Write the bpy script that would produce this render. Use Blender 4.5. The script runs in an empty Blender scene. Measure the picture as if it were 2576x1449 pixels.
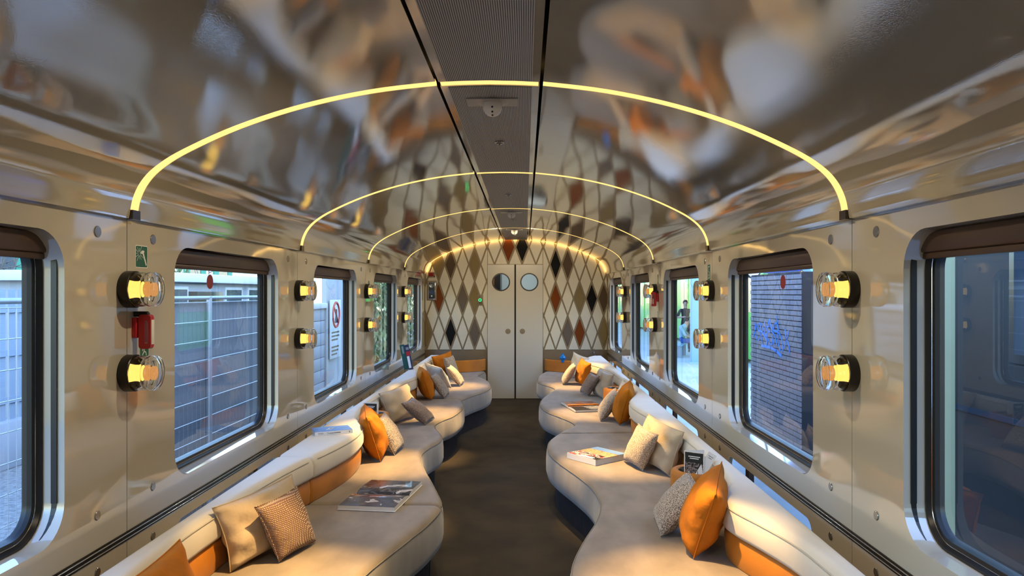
import bpy, bmesh, math, random
from mathutils import Vector, Matrix
random.seed(7)
R = math.radians
scene = bpy.context.scene
COL = scene.collection

# ------------------------------------------------------------------ camera, sky, exposure
CX = 0.135                      # camera stands a little right of the carriage axis
cam_d = bpy.data.cameras.new('camera')
cam_d.sensor_width = 36.0
cam_d.lens = 36.0 * 1787.0 / 2576.0
cam_d.clip_end = 400
cam = bpy.data.objects.new('camera', cam_d)
COL.objects.link(cam)
cam.location = (CX, 0.0, 1.60)
cam.rotation_euler = (R(90), 0.0, 0.0)
cam_d.shift_x = -33.0/2576.0; cam_d.shift_y = 11.5/2576.0
scene.camera = cam

world = bpy.data.worlds.new('sky'); scene.world = world
world.use_nodes = True
wn = world.node_tree.nodes; wl = world.node_tree.links
wn.clear()
w_out = wn.new('ShaderNodeOutputWorld'); w_bg = wn.new('ShaderNodeBackground')
w_sky = wn.new('ShaderNodeTexSky')
w_sky.sky_type = 'NISHITA'; w_sky.sun_disc = False
w_sky.sun_elevation = R(38); w_sky.sun_rotation = R(120); w_sky.air_density = 1.6; w_sky.dust_density = 0.6
w_bg.inputs['Strength'].default_value = 1.0
w_mix = wn.new('ShaderNodeMix'); w_mix.data_type = 'RGBA'; w_mix.blend_type = 'MULTIPLY'
w_mix.inputs[0].default_value = 1.0; w_mix.inputs[7].default_value = (0.85, 1.0, 1.24, 1)     # camera balanced for the warm lamps: daylight reads cool
wl.new(w_sky.outputs[0], w_mix.inputs[6]); wl.new(w_mix.outputs[2], w_bg.inputs[0]); wl.new(w_bg.outputs[0], w_out.inputs[0])

vs = scene.view_settings
vs.view_transform = 'Standard'; vs.look = 'None'; vs.gamma = 1.0; vs.use_curve_mapping = False
vs.exposure = 0.0
try:
    cy = scene.cycles
    cy.max_bounces = 8; cy.diffuse_bounces = 3; cy.glossy_bounces = 4
    cy.transmission_bounces = 7; cy.transparent_max_bounces = 16
    cy.sample_clamp_indirect = 4.0; cy.caustics_reflective = False; cy.caustics_refractive = False
    cy.use_denoising = True; cy.adaptive_threshold = 0.05; cy.use_light_tree = False
except Exception:
    pass

# ------------------------------------------------------------------ material helpers
MATS = {}
def nodes_of(m):
    return m.node_tree.nodes, m.node_tree.links
def mat(name, col, rough=0.6, metal=0.0, coat=0.0, sheen=0.0, ior=1.5, var=0.0, vscale=6.0, vstretch=(1,1,1), bump=0.0, bscale=40.0, bdist=0.002, emit=None, estr=0.0, coat_rough=0.03, var_col=None, detail=4.0):
    m = bpy.data.materials.new(name); m.use_nodes = True
    n, l = nodes_of(m)
    b = n['Principled BSDF']
    b.inputs['Base Color'].default_value = (*col, 1)
    b.inputs['Roughness'].default_value = rough
    b.inputs['Metallic'].default_value = metal
    b.inputs['IOR'].default_value = ior
    b.inputs['Coat Weight'].default_value = coat
    b.inputs['Coat Roughness'].default_value = coat_rough
    b.inputs['Sheen Weight'].default_value = sheen
    if sheen: b.inputs['Sheen Roughness'].default_value = 0.4
    if emit:
        b.inputs['Emission Color'].default_value = (*emit, 1)
        b.inputs['Emission Strength'].default_value = estr
    tc = n.new('ShaderNodeTexCoord')
    if var > 0 or var_col:
        mp = n.new('ShaderNodeMapping'); mp.inputs['Scale'].default_value = vstretch
        l.new(tc.outputs['Object'], mp.inputs['Vector'])
        nz = n.new('ShaderNodeTexNoise'); nz.inputs['Scale'].default_value = vscale; nz.inputs['Detail'].default_value = detail
        l.new(mp.outputs['Vector'], nz.inputs['Vector'])
        rp = n.new('ShaderNodeValToRGB')
        rp.color_ramp.elements[0].position = 0.32; rp.color_ramp.elements[1].position = 0.68
        lo = tuple(c*(1-var) for c in col); hi = tuple(min(1, c*(1+var)) for c in col)
        if var_col: lo, hi = col, var_col
        rp.color_ramp.elements[0].color = (*lo, 1); rp.color_ramp.elements[1].color = (*hi, 1)
        l.new(nz.outputs['Fac'], rp.inputs['Fac']); l.new(rp.outputs['Color'], b.inputs['Base Color'])
    if bump > 0:
        nb = n.new('ShaderNodeTexNoise'); nb.inputs['Scale'].default_value = bscale; nb.inputs['Detail'].default_value = 3
        l.new(tc.outputs['Object'], nb.inputs['Vector'])
        bp = n.new('ShaderNodeBump'); bp.inputs['Strength'].default_value = bump; bp.inputs['Distance'].default_value = bdist
        l.new(nb.outputs['Fac'], bp.inputs['Height']); l.new(bp.outputs['Normal'], b.inputs['Normal'])
        if coat: l.new(bp.outputs['Normal'], b.inputs['Coat Normal'])
    MATS[name] = m
    return m

def emis(name, col, strength):
    m = bpy.data.materials.new(name); m.use_nodes = True
    n, l = nodes_of(m); n.clear()
    o = n.new('ShaderNodeOutputMaterial'); e = n.new('ShaderNodeEmission')
    e.inputs[0].default_value = (*col, 1); e.inputs[1].default_value = strength
    l.new(e.outputs[0], o.inputs[0]); MATS[name] = m
    return m

def thin_glass(name, tint=(1,1,1), ior=1.5, boost=1.0, rough=0.0):
    m = bpy.data.materials.new(name); m.use_nodes = True
    n, l = nodes_of(m); n.clear()
    o = n.new('ShaderNodeOutputMaterial'); t = n.new('ShaderNodeBsdfTransparent'); g = n.new('ShaderNodeBsdfGlossy')
    t.inputs[0].default_value = (*tint, 1); g.inputs['Roughness'].default_value = rough
    f = n.new('ShaderNodeFresnel')
    ge = n.new('ShaderNodeNewGeometry'); mi = n.new('ShaderNodeMix'); mi.data_type = 'FLOAT'
    mi.inputs[2].default_value = ior; mi.inputs[3].default_value = 1.0/ior
    l.new(ge.outputs['Backfacing'], mi.inputs[0]); l.new(mi.outputs[0], f.inputs[0])
    k = n.new('ShaderNodeMath'); k.operation = 'MULTIPLY'; k.inputs[1].default_value = boost; k.use_clamp = True
    x = n.new('ShaderNodeMixShader')
    l.new(f.outputs[0], k.inputs[0]); l.new(k.outputs[0], x.inputs[0])
    l.new(t.outputs[0], x.inputs[1]); l.new(g.outputs[0], x.inputs[2]); l.new(x.outputs[0], o.inputs[0])
    MATS[name] = m
    return m

# lacquer with long soft waves, as on the glossy ceiling and wall panels
def lacquer(name, col, rough, wave, wscale, wdist, ior=1.6, stretch=(1,1,1), fine=0.0, coat=1.0, spec=0.5):
    m = mat(name, col, rough=rough, coat=coat, ior=ior, coat_rough=rough*0.6)
    n, l = nodes_of(m); b = n['Principled BSDF']
    b.inputs['Coat IOR'].default_value = ior
    tc = n.new('ShaderNodeTexCoord'); mp = n.new('ShaderNodeMapping'); mp.inputs['Scale'].default_value = stretch
    l.new(tc.outputs['Object'], mp.inputs['Vector'])
    nz = n.new('ShaderNodeTexNoise'); nz.inputs['Scale'].default_value = wscale; nz.inputs['Detail'].default_value = 1.5; nz.inputs['Roughness'].default_value = 0.4
    l.new(mp.outputs['Vector'], nz.inputs['Vector'])
    bp = n.new('ShaderNodeBump'); bp.inputs['Strength'].default_value = wave; bp.inputs['Distance'].default_value = wdist
    l.new(nz.outputs['Fac'], bp.inputs['Height'])
    last = bp
    if fine > 0:
        nf = n.new('ShaderNodeTexNoise'); nf.inputs['Scale'].default_value = 260; nf.inputs['Detail'].default_value = 1
        l.new(tc.outputs['Object'], nf.inputs['Vector'])
        b2 = n.new('ShaderNodeBump'); b2.inputs['Strength'].default_value = fine; b2.inputs['Distance'].default_value = 0.0004
        l.new(nf.outputs['Fac'], b2.inputs['Height']); l.new(bp.outputs['Normal'], b2.inputs['Normal']); last = b2
    l.new(last.outputs['Normal'], b.inputs['Normal']); l.new(last.outputs['Normal'], b.inputs['Coat Normal'])
    return m

def speckle(name, a, b_, scale, bump=0.6, c=None, kind='voronoi'):
    m = mat(name, a, rough=0.95, sheen=0.3)
    n, l = nodes_of(m); bs = n['Principled BSDF']
    tc = n.new('ShaderNodeTexCoord')
    if kind == 'voronoi':
        t = n.new('ShaderNodeTexNoise'); t.inputs['Scale'].default_value = scale; t.inputs['Detail'].default_value = 2; t.inputs['Roughness'].default_value = 0.7
        l.new(tc.outputs['Object'], t.inputs['Vector']); out = t.outputs['Fac']; p0, p1 = 0.44, 0.56
    else:
        w1 = n.new('ShaderNodeTexWave'); w1.inputs['Scale'].default_value = scale; w1.bands_direction = 'X'; w1.inputs['Distortion'].default_value = 0.6
        w2 = n.new('ShaderNodeTexWave'); w2.inputs['Scale'].default_value = scale; w2.bands_direction = 'Z'; w2.inputs['Distortion'].default_value = 0.6
        mx = n.new('ShaderNodeMath'); mx.operation = 'MULTIPLY'
        l.new(tc.outputs['Generated'], w1.inputs['Vector']); l.new(tc.outputs['Generated'], w2.inputs['Vector'])
        l.new(w1.outputs['Fac'], mx.inputs[0]); l.new(w2.outputs['Fac'], mx.inputs[1]); out = mx.outputs[0]; p0, p1 = 0.15, 0.6
    rp = n.new('ShaderNodeValToRGB'); rp.color_ramp.elements[0].position = p0; rp.color_ramp.elements[1].position = p1
    rp.color_ramp.elements[0].color = (*a, 1); rp.color_ramp.elements[1].color = (*b_, 1)
    l.new(out, rp.inputs['Fac']); l.new(rp.outputs['Color'], bs.inputs['Base Color'])
    bp = n.new('ShaderNodeBump'); bp.inputs['Strength'].default_value = bump; bp.inputs['Distance'].default_value = 0.003
    l.new(out, bp.inputs['Height']); l.new(bp.outputs['Normal'], bs.inputs['Normal'])
    return m

# ------------------------------------------------------------------ geometry helpers
def link(o, parent=None):
    COL.objects.link(o)
    if parent is not None: o.parent = parent
    return o
def tag(o, label=None, cat=None, group=None, kind=None):
    if label: o['label'] = label
    if cat: o['category'] = cat
    if group: o['group'] = group
    if kind: o['kind'] = kind
    return o
def empty(name, loc=(0,0,0), rot=(0,0,0)):
    o = bpy.data.objects.new(name, None); o.empty_display_size = 0.1
    o.location = loc; o.rotation_euler = rot
    return link(o)
def obj_bm(name, bm, material, parent=None, smooth=False, autos=None):
    me = bpy.data.meshes.new(name); bm.normal_update(); bm.to_mesh(me); bm.free()
    return obj_me(name, me, material, parent, smooth, autos)
def obj_me(name, me, material, parent=None, smooth=False, autos=None):
    mats = material if isinstance(material, (list, tuple)) else [material]
    for k in mats:
        me.materials.append(MATS[k] if isinstance(k, str) else k)
    if smooth or autos:
        for p in me.polygons: p.use_smooth = True
    if autos:
        try: me.set_sharp_from_angle(angle=R(autos))
        except Exception: pass
    o = bpy.data.objects.new(name, me)
    return link(o, parent)
def mesh(name, verts, faces, material, parent=None, smooth=False, autos=None):
    bm = bmesh.new()
    vv = [bm.verts.new(v) for v in verts]
    for f in faces:
        try: bm.faces.new([vv[i] for i in f])
        except ValueError: pass
    bmesh.ops.recalc_face_normals(bm, faces=bm.faces)
    return obj_bm(name, bm, material, parent, smooth, autos)
def add_box(bm, lo, hi, mtx=None):
    vs_ = [Vector((x, y, z)) for x in (lo[0], hi[0]) for y in (lo[1], hi[1]) for z in (lo[2], hi[2])]
    if mtx is not None: vs_ = [mtx @ v for v in vs_]
    v = [bm.verts.new(p) for p in vs_]
    fs = []
    for f in ((0,1,3,2),(4,6,7,5),(0,4,5,1),(2,3,7,6),(0,2,6,4),(1,5,7,3)):
        fs.append(bm.faces.new([v[i] for i in f]))
    return v, fs
def box(name, lo, hi, material, parent=None, bevel=0.0, seg=2, mtx=None):
    bm = bmesh.new(); add_box(bm, lo, hi, mtx)
    bmesh.ops.recalc_face_normals(bm, faces=bm.faces)
    if bevel > 0:
        bmesh.ops.bevel(bm, geom=list(bm.edges), offset=bevel, segments=seg, affect='EDGES', profile=0.5)
    return obj_bm(name, bm, material, parent, autos=40 if bevel > 0 else None)
def lathe_bm(profile, axis='z', seg=32, bm=None, mtx=None):
    """profile = [(radius, height)]"""
    bm = bm or bmesh.new()
    rings = []
    for r, h in profile:
        ring = []
        if r < 1e-6:
            p = {'z': (0,0,h), 'x': (h,0,0), 'y': (0,h,0)}[axis]
            p = Vector(p)
            ring = [bm.verts.new(mtx @ p if mtx is not None else p)]
        else:
            for i in range(seg):
                a = 2*math.pi*i/seg; c, s = r*math.cos(a), r*math.sin(a)
                p = Vector({'z': (c,s,h), 'x': (h,c,s), 'y': (s,h,c)}[axis])
                ring.append(bm.verts.new(mtx @ p if mtx is not None else p))
        rings.append(ring)
    for a, b in zip(rings[:-1], rings[1:]):
        if len(a) == 1 and len(b) == 1: continue
        for i in range(seg):
            j = (i+1) % seg
            if len(a) == 1: bm.faces.new((a[0], b[i], b[j]))
            elif len(b) == 1: bm.faces.new((a[i], b[0], a[j]))
            else: bm.faces.new((a[i], b[i], b[j], a[j]))
    bmesh.ops.recalc_face_normals(bm, faces=bm.faces)
    return bm
def lathe(name, profile, material, parent=None, axis='z', seg=32, mtx=None, autos=35):
    return obj_bm(name, lathe_bm(profile, axis, seg, None, mtx), material, parent, autos=autos)
def tube_bm(pts, r, seg=8, closed=False, bm=None, rz=None):
    bm = bm or bmesh.new()
    pts = [Vector(p) for p in pts]; n = len(pts)
    rings = []
    prev = None
    for i, p in enumerate(pts):
        a = pts[(i-1) % n] if (i > 0 or closed) else p
        b = pts[(i+1) % n] if (i < n-1 or closed) else p
        t = (b-a).normalized() if (b-a).length > 1e-9 else Vector((0,0,1))
        up = Vector((0,0,1)) if abs(t.z) < 0.95 else Vector((1,0,0))
        if prev is not None:
            s = prev - t*prev.dot(t)
            s = s.normalized() if s.length > 1e-6 else t.cross(up).normalized()
        else:
            s = t.cross(up).normalized()
        prev = s
        u = s.cross(t).normalized()
        rr = r[i] if isinstance(r, (list, tuple)) else r
        rings.append([bm.verts.new(p + s*rr*math.cos(2*math.pi*k/seg) + u*rr*math.sin(2*math.pi*k/seg)) for k in range(seg)])
    m = n if closed else n-1
    for i in range(m):
        A, B = rings[i], rings[(i+1) % n]
        for k in range(seg):
            j = (k+1) % seg
            bm.faces.new((A[k], A[j], B[j], B[k]))
    if not closed:
        bm.faces.new(list(reversed(rings[0]))); bm.faces.new(rings[-1])
    return bm
def tube(name, pts, r, material, parent=None, seg=8, closed=False):
    bm = tube_bm(pts, r, seg, closed)
    bmesh.ops.recalc_face_normals(bm, faces=bm.faces)
    return obj_bm(name, bm, material, parent, autos=60)
def catmull(pts, per=6):
    P = [Vector((*p, 0)) if len(p) == 2 else Vector(p) for p in pts]
    out = []
    for i in range(len(P)-1):
        p0 = P[max(i-1, 0)]; p1 = P[i]; p2 = P[i+1]; p3 = P[min(i+2, len(P)-1)]
        for k in range(per):
            t = k/per
            out.append(0.5*((2*p1)+(p2-p0)*t+(2*p0-5*p1+4*p2-p3)*t*t+(3*p1-p0-3*p2+p3)*t**3))
    out.append(P[-1])
    return out
def resample(pts, step):
    out = [pts[0]]; acc = 0
    for a, b in zip(pts[:-1], pts[1:]):
        d = (b-a).length
        while acc + d >= step:
            t = (step-acc)/d
            a = a.lerp(b, t); out.append(a); d = (b-a).length; acc = 0
        acc += d
    if (out[-1]-pts[-1]).length > step*0.3: out.append(pts[-1])
    else: out[-1] = pts[-1]
    return out
def rounded_rect(w, h, r, n=6):
    """centred loop, counter-clockwise"""
    pts = []
    for cx_, cy_, a0 in ((w/2-r, h/2-r, 0), (-w/2+r, h/2-r, 90), (-w/2+r, -h/2+r, 180), (w/2-r, -h/2+r, 270)):
        for k in range(n+1):
            a = R(a0 + 90*k/n); pts.append((cx_+r*math.cos(a), cy_+r*math.sin(a)))
    return pts
def prism(name, poly, thick, material, parent=None, mtx=None, bevel=0.0):
    """poly in local xy, extruded along +z"""
    bm = bmesh.new()
    v = [bm.verts.new((x, y, 0)) for x, y in poly]
    f = bm.faces.new(v)
    r = bmesh.ops.extrude_face_region(bm, geom=[f])
    for g in r['geom']:
        if isinstance(g, bmesh.types.BMVert): g.co.z += thick
    bmesh.ops.recalc_face_normals(bm, faces=bm.faces)
    if bevel > 0:
        es = [e for e in bm.edges if all(abs(v_.co.z-thick) < 1e-6 for v_ in e.verts)]
        bmesh.ops.bevel(bm, geom=es, offset=bevel, segments=2, affect='EDGES', profile=0.5)
    if mtx is not None: bm.transform(mtx)
    return obj_bm(name, bm, material, parent)
def copy_tree(o, parent=None):
    c = o.copy(); COL.objects.link(c); c.parent = parent
    for ch in list(o.children): copy_tree(ch, c)
    return c
def text_mesh(name, body, size, material, parent=None, mtx=None, extrude=0.0006):
    cu = bpy.data.curves.new(name, 'FONT'); cu.body = body; cu.size = size; cu.extrude = extrude
    cu.align_x = 'CENTER'; cu.align_y = 'CENTER'; cu.resolution_u = 2
    to = bpy.data.objects.new(name, cu); COL.objects.link(to)
    dg = bpy.context.evaluated_depsgraph_get(); dg.update()
    me = bpy.data.meshes.new_from_object(to.evaluated_get(dg))
    bpy.data.objects.remove(to); bpy.data.curves.remove(cu)
    me.materials.clear()
    if mtx is not None: me.transform(mtx)
    return obj_me(name, me, material, parent)
def frame(origin, xdir, ydir):
    """matrix whose local x,y axes run along the given directions"""
    x = Vector(xdir).normalized(); z = x.cross(Vector(ydir)).normalized(); y = z.cross(x)
    m = Matrix.Identity(4)
    for i in range(3):
        m[i][0] = x[i]; m[i][1] = y[i]; m[i][2] = z[i]; m[i][3] = origin[i]
    return m

# ------------------------------------------------------------------ materials
lacquer('ceiling_lacquer', (0.46, 0.41, 0.305), 0.03, 1.0, 1.35, 0.0095, ior=1.9, stretch=(1.1, 0.5, 1.1), fine=0.10)
lacquer('wall_lacquer', (0.54, 0.505, 0.42), 0.03, 1.0, 1.6, 0.006, ior=1.65, fine=0.06)
lacquer('door_lacquer', (0.50, 0.475, 0.41), 0.22, 0.5, 1.5, 0.003, ior=1.5)
mat('black_rubber', (0.008, 0.008, 0.009), rough=0.35)
mat('dark_gap', (0.01, 0.009, 0.008), rough=0.8)
mat('blind_brown', (0.060, 0.032, 0.018), rough=0.38)
mat('chrome', (0.75, 0.75, 0.77), rough=0.12, metal=1.0)
mat('dark_steel', (0.10, 0.09, 0.085), rough=0.22, metal=0.9)
mat('disc_steel', (0.36, 0.37, 0.37), rough=0.18, metal=0.85)
mat('lamp_black', (0.012, 0.010, 0.009), rough=0.33, metal=0.3)
mat('seat_velvet', (0.225, 0.185, 0.142), rough=0.9, sheen=0.35, var=0.22, vscale=7, vstretch=(1, 0.5, 1), bump=0.25, bscale=9, bdist=0.006)
mat('seat_velvet_side', (0.24, 0.232, 0.22), rough=0.85, sheen=0.4, var=0.15, vscale=9, vstretch=(1, 1, 0.4))
mat('piping_velvet', (0.22, 0.20, 0.17), rough=0.9)
mat('plinth_dark', (0.018, 0.013, 0.013), rough=0.95, sheen=0.0, var=0.35, vscale=14)
mat('cream_velvet', (0.70, 0.67, 0.60), rough=0.85, sheen=0.3, var=0.05, vscale=4, bump=0.12, bscale=7, bdist=0.004)
mat('cream_piping', (0.52, 0.49, 0.42), rough=0.9)
mat('orange_leather', (0.46, 0.165, 0.010), rough=0.55, var=0.16, vscale=5, sheen=0.1)
mat('orange_velvet', (0.47, 0.150, 0.001), rough=0.95, sheen=0.0, var=0.2, vscale=6, bump=0.7, bscale=11, bdist=0.014)
mat('beige_velvet', (0.52, 0.42, 0.29), rough=0.85, sheen=0.35, var=0.12, vscale=5, bump=0.7, bscale=11, bdist=0.014)
mat('taupe_velvet', (0.40, 0.34, 0.26), rough=0.85, sheen=0.35, var=0.12, vscale=5, bump=0.7, bscale=11, bdist=0.014)
mat('pale_velvet', (0.58, 0.54, 0.46), rough=0.85, sheen=0.35, var=0.1, vscale=5, bump=0.7, bscale=11, bdist=0.014)
speckle('tweed_grey', (0.07, 0.05, 0.045), (0.62, 0.55, 0.47), 240)
speckle('tweed_warm', (0.16, 0.09, 0.06), (0.70, 0.60, 0.46), 250)
speckle('weave_brown', (0.16, 0.075, 0.04), (0.66, 0.52, 0.38), 11, kind='wave', bump=0.8)
speckle('weave_mauve', (0.12, 0.08, 0.07), (0.36, 0.28, 0.24), 180)
mat('carpet', (0.022, 0.017, 0.009), rough=1.0, var_col=(0.048, 0.036, 0.019), vscale=3.2, bump=0.5, bscale=220, bdist=0.004, detail=8)
mat('tan_backing', (0.20, 0.155, 0.095), rough=0.6)
mat('dado_brown', (0.125, 0.088, 0.048), rough=0.45)
mat('tile_cream', (0.55, 0.52, 0.42), rough=0.5, ior=1.35, var=0.05, vscale=5)
mat('tile_black', (0.004, 0.004, 0.005), rough=0.75, ior=1.25)
mat('tile_rust', (0.14, 0.032, 0.003), rough=0.7, ior=1.25)
mat('tile_taupe', (0.105, 0.084, 0.066), rough=0.6, ior=1.3)
mat('tile_brown', (0.068, 0.044, 0.025), rough=0.6, ior=1.3)
mat('tile_tan', (0.175, 0.130, 0.055), rough=0.6, ior=1.3)
emis('arch_glow', (1.0, 0.62, 0.19), 1.7)
emis('cove_glow', (1.0, 0.60, 0.17), 10.0)
emis('lamp_glow', (1.0, 0.62, 0.12), 1.6)
emis('lamp_refraction', (1.0, 0.42, 0.10), 0.75)  # amber glow standing in for the diffuser's refracted image
emis('green_led', (0.02, 1.0, 0.25), 2.2)
m_ = bpy.data.materials.new('lamp_glass'); m_.use_nodes = True; n, l = nodes_of(m_); n.clear()
o_ = n.new('ShaderNodeOutputMaterial'); g_ = n.new('ShaderNodeBsdfGlass'); g_.inputs['Roughness'].default_value = 0.0; g_.inputs['IOR'].default_value = 1.46
l.new(g_.outputs[0], o_.inputs[0]); MATS['lamp_glass'] = m_
thin_glass('window_glass', (0.80, 0.89, 0.98), 1.5, 1.2)
mat('print_white', (0.80, 0.80, 0.79), rough=0.5)
mat('print_black', (0.012, 0.012, 0.014), rough=0.4)
mat('safety_green', (0.006, 0.105, 0.065), rough=0.4)
mat('hammer_red', (0.45, 0.012, 0.02), rough=0.35)
mat('plastic_cream', (0.86, 0.83, 0.72), rough=0.25, coat=0.4)

for k_ in ('lamp_glow', 'lamp_refraction', 'green_led'):
    MATS[k_].cycles.emission_sampling = 'NONE'      # small lamps and refraction glow: seen, too faint to be worth sampling

# ================================================================== carriage shell
W = 1.375                       # half width between the wall panels
YB, YE = -1.338, 10.70          # rear bulkhead and end wall
SEAMS = [-1.338, 0.678, 2.694, 4.710, 6.726, 8.742, 10.758]
ARCHES = SEAMS[1:6]
HALF = [(0.0,2.400),(0.10,2.398),(0.20,2.392),(0.45,2.362),(0.71,2.306),(0.95,2.228),(1.15,2.138),(1.25,2.076),(1.305,2.020),(1.337,1.955),(1.350,1.885)]
_hp = [(p.x, p.y) for p in catmull(HALF, 5)]
def arch_z(x):
    x = abs(x)
    for (a, za), (b, zb) in zip(_hp[:-1], _hp[1:]):
        if a <= x <= b: return za + (zb-za)*(x-a)/max(b-a, 1e-9)
    return _hp[-1][1]
def offset_profile(pts, d):
    out = []
    for i, p in enumerate(pts):
        a = pts[max(i-1, 0)]; b = pts[min(i+1, len(pts)-1)]
        tx, tz = b[0]-a[0], b[1]-a[1]; L = math.hypot(tx, tz)
        out.append((p[0]-tz/L*d, p[1]+tx/L*d))      # to the upper side for curves running outwards
    return out
def extrude_profile(bm, poly, y0, y1, sx=1):
    A = [bm.verts.new((sx*x, y0, z)) for x, z in poly]; B = [bm.verts.new((sx*x, y1, z)) for x, z in poly]
    n = len(poly)
    for i in range(n):
        j = (i+1) % n
        bm.faces.new((A[i], A[j], B[j], B[i]))
    bm.faces.new(A); bm.faces.new(list(reversed(B)))

# floor
fl = box('floor', (-1.42, YB, -0.06), (1.42, YE+0.05, 0.0), 'carpet'); tag(fl, kind='structure')

# ceiling: three glossy panels for each bay, the middle one a ribbed grille
ceil = empty('ceiling'); tag(ceil, kind='structure')
bays = list(zip(SEAMS[:-1], SEAMS[1:-1]+[10.655]))
side_prof = [(0.203, arch_z(0.203))] + [p for p in _hp if p[0] > 0.21]
side_poly = side_prof + [(1.352, 1.878), (1.372, 1.878)] + list(reversed(offset_profile([p for p in side_prof if p[0] < 1.34], 0.02)))
GAP = 0.0285
m_rib = mat('grille_ribbed', (0.40, 0.38, 0.33), rough=0.42, metal=0.35)
n, l = nodes_of(m_rib); b_ = n['Principled BSDF']
tc_ = n.new('ShaderNodeTexCoord'); wv = n.new('ShaderNodeTexWave'); wv.bands_direction = 'X'; wv.wave_profile = 'SIN'
wv.inputs['Scale'].default_value = 48.0; l.new(tc_.outputs['Object'], wv.inputs['Vector'])
rp_ = n.new('ShaderNodeValToRGB'); rp_.color_ramp.elements[0].color = (0.05, 0.045, 0.038, 1); rp_.color_ramp.elements[1].color = (0.44, 0.42, 0.37, 1)
rp_.color_ramp.elements[0].position = 0.25; rp_.color_ramp.elements[1].position = 0.6
l.new(wv.outputs['Fac'], rp_.inputs['Fac']); l.new(rp_.outputs['Color'], b_.inputs['Base Color'])
bp_ = n.new('ShaderNodeBump'); bp_.inputs['Distance'].default_value = 0.002; bp_.inputs['Strength'].default_value = 0.6
l.new(wv.outputs['Fac'], bp_.inputs['Height']); l.new(bp_.outputs['Normal'], b_.inputs['Normal'])
for i, (a, b) in enumerate(bays):
    a2, b2 = a + (GAP if i else 0), b - (GAP if b < 10 else 0)
    for sx in (-1, 1):
        bm = bmesh.new(); extrude_profile(bm, side_poly, a2, b2, sx)
        bmesh.ops.recalc_face_normals(bm, faces=bm.faces)
        obj_bm('ceiling_panel', bm, 'ceiling_lacquer', ceil, autos=30)
    bm = bmesh.new()
    mid = [(-0.19, 2.390), (-0.1, 2.394), (0, 2.396), (0.1, 2.394), (0.19, 2.390), (0.19, 2.41), (-0.19, 2.41)]
    extrude_profile(bm, mid, a2, b2); bmesh.ops.recalc_face_normals(bm, faces=bm.faces)
    pan = obj_bm('ceiling_panel', bm, 'ceiling_lacquer', ceil, autos=30)
    bm = bmesh.new()
    rib = [(-0.162, 2.3895), (-0.08, 2.3925), (0, 2.3935), (0.08, 2.3925), (0.162, 2.3895), (0.162, 2.395), (-0.162, 2.395)]
    extrude_profile(bm, rib, a2+0.012, b2-0.012); bmesh.ops.recalc_face_normals(bm, faces=bm.faces)
    obj_bm('ribbed_grille', bm, 'grille_ribbed', pan, autos=30)
# roof skin behind the panels (closes slits and light channels)
skin = [(0.0, 2.470)] + [p for p in offset_profile(_hp, 0.065) if 0.05 < p[0]] + [(1.46, 1.82)]
bm = bmesh.new()
full = [(-x, z) for x, z in reversed(skin)] + skin[1:]
out2 = [(x*1.03, z+0.03) for x, z in full]
extrude_profile(bm, full + list(reversed(out2)), YB-0.02, YE+0.06); bmesh.ops.recalc_face_normals(bm, faces=bm.faces)
obj_bm('roof_skin', bm, 'dark_gap', ceil)

# arch lights: one glowing strip per bay joint, in three lengths
arch_names = ['first', 'second', 'third', 'fourth']
def arch_light(y, wd, label, glow='arch_glow'):
    root = empty('arch_light', (0, y, 0))
    segs = [('mid', [(-0.185+0.37*k/8) for k in range(9)])]
    def strip(name, pts, mname):
        bm = bmesh.new(); rows = []
        up = offset_profile(pts, 0.012) if pts[0][0] < pts[-1][0] else offset_profile(pts, -0.012)
        lo = offset_profile(pts, 0.001) if pts[0][0] < pts[-1][0] else offset_profile(pts, -0.001)
        for (x, z), (xu, zu) in zip(lo, up):
            rows.append([bm.verts.new((x, -wd/2, z)), bm.verts.new((x, wd/2, z)), bm.verts.new((xu, wd/2, zu)), bm.verts.new((xu, -wd/2, zu))])
        for A, B in zip(rows[:-1], rows[1:]):
            for k in range(4): bm.faces.new((A[k], A[(k+1)%4], B[(k+1)%4], B[k]))
        bm.faces.new(rows[0]); bm.faces.new(list(reversed(rows[-1])))
        bmesh.ops.recalc_face_normals(bm, faces=bm.faces)
        return obj_bm(name, bm, mname, root, autos=30)
    strip('light_strip', [(x, arch_z(x)-0.0025) for x in segs[0][1]], glow)
    cut = [p for p in side_prof if p[1] > 1.915]
    cut.append((1.346, 1.912))
    strip('light_strip', cut, glow)
    strip('light_strip', [(-x, z) for x, z in cut], glow)
    if wd > 0.03:
        for sx in (-1, 1):
            box('end_cap', (sx*1.338 if sx > 0 else -1.362, -0.0265, 1.876), (1.362 if sx > 0 else -1.338, 0.0265, 1.911), 'dark_steel', root)
    tag(root, label, 'arch light', 'arched light strips across the ceiling')
    return root
for i, y in enumerate(ARCHES):
    if i == 0:
        arch_light(y, 0.054, 'warm arched light strip over the head of the viewer, behind the nearest arch')
    else:
        arch_light(y, 0.054, ['nearest and largest warm arched light strip across the ceiling', 'second warm arched light strip from the viewer', 'third warm arched light strip from the viewer', 'fourth and farthest free warm arched light strip'][i-1])
arch_light(10.672, 0.022, 'thin warm light line curving along the top of the diamond patterned end wall', 'cove_glow')

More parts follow.
